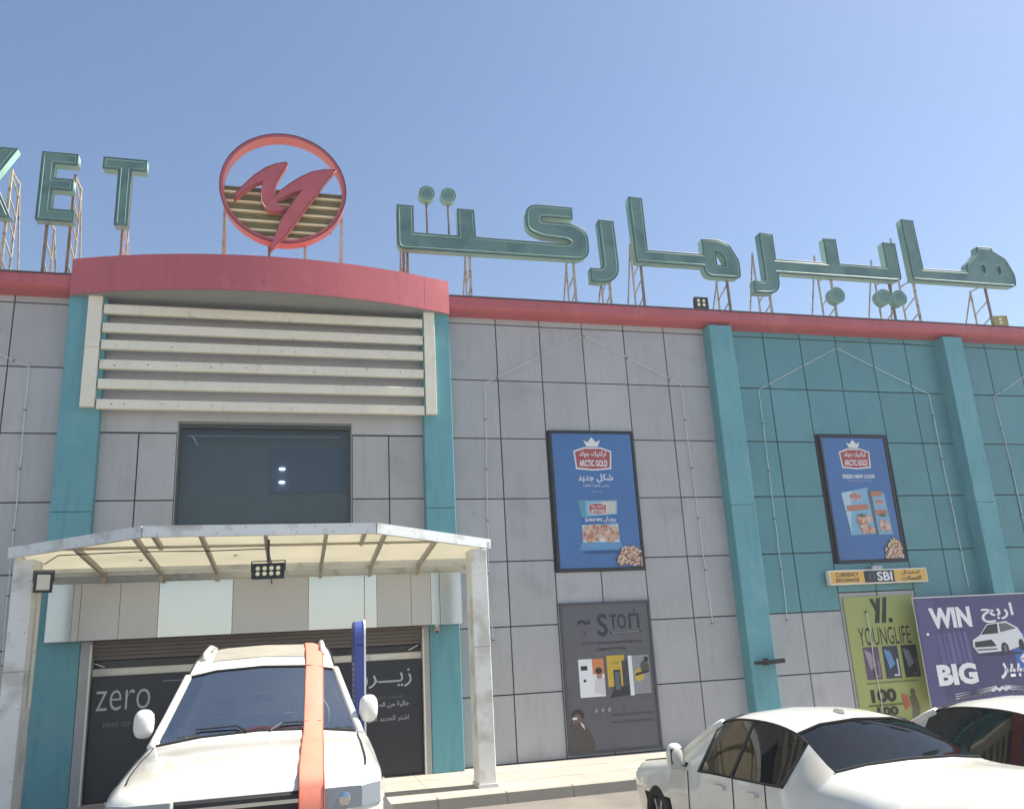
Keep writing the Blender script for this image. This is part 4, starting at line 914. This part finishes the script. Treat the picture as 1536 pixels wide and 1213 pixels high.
car_body(t, keys, (1.77, 2.60), (9, 9.1), (2.66, 4.5), CARW, 4.95, (.95, 3.85), .38)
interior(t, 1.9, 1.10, .78)
MB().ball((.50, 2.75, 1.22), (.17, .12, .20), n=14, k=8).build('covered_headrest', M('pale_cover', '#a9b5ad', .7), t)
for s in (-1, 1): mirror(t, s * 1.0, 1.98, 1.30, s, CARW)
def rp(keys, y, x, off):   # point on the top surface of a car at (x, y)
    r = catmull(keys, y)[::-1]
    for (xa, za), (xb, zb) in zip(r, r[1:]):
        if xa <= abs(x) <= xb: return (x, y, za + (zb - za) * (abs(x) - xa) / max(1e-6, xb - xa) + off)
    return (x, y, r[-1][1] + off)
def patch(keys, x0, x1, y0, y1, nx, ny, off):
    v = [rp(keys, y0 + (y1 - y0) * j / ny, x0 + (x1 - x0) * i / nx, off) for j in range(ny + 1) for i in range(nx + 1)]
    return MB().add(v, [(j * (nx + 1) + i, j * (nx + 1) + i + 1, (j + 1) * (nx + 1) + i + 1, (j + 1) * (nx + 1) + i) for j in range(ny) for i in range(nx)])
patch(keys, -.50, .50, 2.80, 3.6, 12, 8, .006).build('sunroof', SUNR, t, smooth=True)
for s in (-1, 1):
    MB().tube([rp(keys, y, s * (.60), o_) for y, o_ in ((2.95, .0), (3.05, .045), (3.6, .05), (4.2, .05), (4.4, 0))], .030, 8).build('roof_rail', CARW, t, smooth=True)
    hv = [(s * .50, -.03), (s * .78, -.02), (s * .92, .10), (s * .97, .30), (s * .9, .34), (s * .5, .2)]; MB().add([(x, y, .74 if i in (0, 5) else .76) for i, (x, y) in enumerate(hv)] + [(x, y, .90) for x, y in hv], [(0, 1, 2, 3, 4, 5), (6, 7, 8, 9, 10, 11)] + [(i, (i + 1) % 6, 6 + (i + 1) % 6, 6 + i) for i in range(6)]).build('headlight', LAMP, t); MB().ball((s * .66, -.02, .82), (.05, .02, .05), n=12).build('lamp_reflector', CHROME, t)
    MB().box(s * .70 - .10, s * .70 + .10, -.02, .06, .52, .60, 0, .02).build('fog_light', LAMP, t)
g = MB().box(-.48, .48, -.03, .04, .64, .90, 0, .02); g.build('grille', PLAST, t)
for z in (.69, .76, .83): MB().box(-.46, .46, -.05, -.03, z, z + .025).build('grille_bar', CHROME, t)
MB().box(-.88, .88, -.06, .12, .36, .62, 0, .05).build('bumper', CARW, t)
MB().box(-.26, .26, -.075, -.062, .44, .55).build('number_plate', WHITE, t)
for s in (-1, 1):
    MB().tube([(s * .1, 1.76, 1.185), (s * .2, 1.86, 1.235), (s * .55, 1.88, 1.225)], .008, 5).build('wiper', PLAST, t)
# ribbon lies over roof, windscreen and bonnet
rt = thing('orange_ribbon', 'wide orange gift ribbon laid over the roof and windscreen of the car', 'ribbon', (-.29, -8.75, SZ))
rv = []; xa, xb = .42, .59
N = 60
for i in range(N + 1):
    y = .12 + (4.6 - .12) * i / N; k_ = .018 + (.006 * math.sin(i * .9))
    sh = -.03 * (1 if y < 2.6 else 0) * (2.6 - y)
    for x in (xa, (xa + xb) / 2, xb): rv.append(rp(keys, y, x + sh, k_ + (.008 if x == (xa + xb) / 2 else 0)))
nose = []
for z_, y_ in ((.45, -.075), (.62, -.075), (.80, -.06), (.93, -.045), (1.0, .0)):
    for x in (xa, (xa + xb) / 2, xb): nose.append((x - .075, y_, z_))
rv = nose + rv; N += 5
MB().add(rv, [(i * 3 + j, i * 3 + j + 1, (i + 1) * 3 + j + 1, (i + 1) * 3 + j) for i in range(N) for j in (0, 1)]).build('ribbon_band', ORANGE, rt, smooth=True)
ed = MB()
for j in (0, 2): ed.tube([rv[i * 3 + j] for i in range(N + 1)], .005, 4)
ed.build('ribbon_edge', M('ribbon_hem', '#b5482c', .6), rt)

sk = [(0.0, [(.60, .35), (.70, .50), (.70, .62), (.62, .70), (.35, .73), (0, .74)]),
      (.2, [(.80, .28), (.86, .52), (.85, .68), (.76, .78), (.4, .81), (0, .82)]),
      (1.15, [(.86, .25), (.90, .55), (.88, .82), (.78, .92), (.42, .97), (0, .98)]),
      (1.25, [(.86, .25), (.90, .55), (.89, .84), (.77, .95), (.42, 1.0), (0, 1.01)]),
      (2.0, [(.86, .25), (.90, .55), (.89, .90), (.60, 1.33), (.38, 1.38), (0, 1.40)]),
      (2.6, [(.86, .25), (.90, .55), (.89, .92), (.58, 1.38), (.36, 1.43), (0, 1.45)]),
      (3.2, [(.86, .25), (.90, .55), (.89, .94), (.58, 1.32), (.36, 1.38), (0, 1.40)]),
      (3.85, [(.86, .25), (.90, .55), (.88, .96), (.68, 1.08), (.4, 1.11), (0, 1.12)]),
      (4.35, [(.84, .28), (.88, .55), (.86, .93), (.70, 1.05), (.4, 1.07), (0, 1.08)]),
      (4.5, [(.76, .32), (.82, .55), (.80, .86), (.64, .98), (.38, 1.0), (0, 1.01)])]
def sedan(label, X, Y0, rz):
    t = thing('white_sedan', label, 'car', (X, Y0, GZ), math.pi + rz, 'white saloon cars parked towards the building')
    car_body(t, sk, (1.28, 1.98), (3.22, 3.83), (1.9, 3.4), CARW, 4.5, (.85, 3.55), .32, TINT)
    interior(t, 1.35, 1.0, .7, 1)
    for s in (-1, 1):
        mirror(t, s * .96, 1.55, 1.0, s, CARW)
        MB().box(s * .66 - .15, s * .66 + .15, 4.40, 4.50, .74, .90, 0, .02).build('tail_light', REDL, t)
        MB().box(s * .62 - .13, s * .62 + .13, 0.0, .12, .60, .70, 0, .02).build('headlight', LAMP, t)
    MB().box(-.8, .8, 4.4, 4.56, .32, .6, 0, .04).build('bumper', CARW, t)
    MB().box(-.26, .26, 4.51, 4.525, .68, .79).build('number_plate', WHITE, t)
    MB().ball((0, 3.0, 1.43), (.02, .09, .045)).build('roof_antenna', CARW, t)
    return t
sedan('white saloon car roof in front of the bracketed teal pilaster', 4.72, -5.4, R(0))
sedan('white saloon car roof in front of the purple prize banner', 6.80, -6.0, R(-2))

# ================================================================== THIN HAZE ADDED TO IMITATE VEILING GLARE
hz = MB().box(-420, 420, -420, 420, GZ - 1.0, 13.5).build('glare_haze', None)
hm = bpy.data.materials.new('veil_glare_haze'); hm.use_nodes = True; hm.node_tree.nodes.clear()
pv = hm.node_tree.nodes.new('ShaderNodeVolumePrincipled'); pv.inputs['Color'].default_value = (0.93, 0.95, 1.0, 1); pv.inputs['Density'].default_value = 0.0016; pv.inputs['Anisotropy'].default_value = 0.2
ho = hm.node_tree.nodes.new('ShaderNodeOutputMaterial'); hm.node_tree.links.new(pv.outputs[0], ho.inputs['Volume'])
hz.data.materials.append(hm); hz['kind'] = 'stuff'
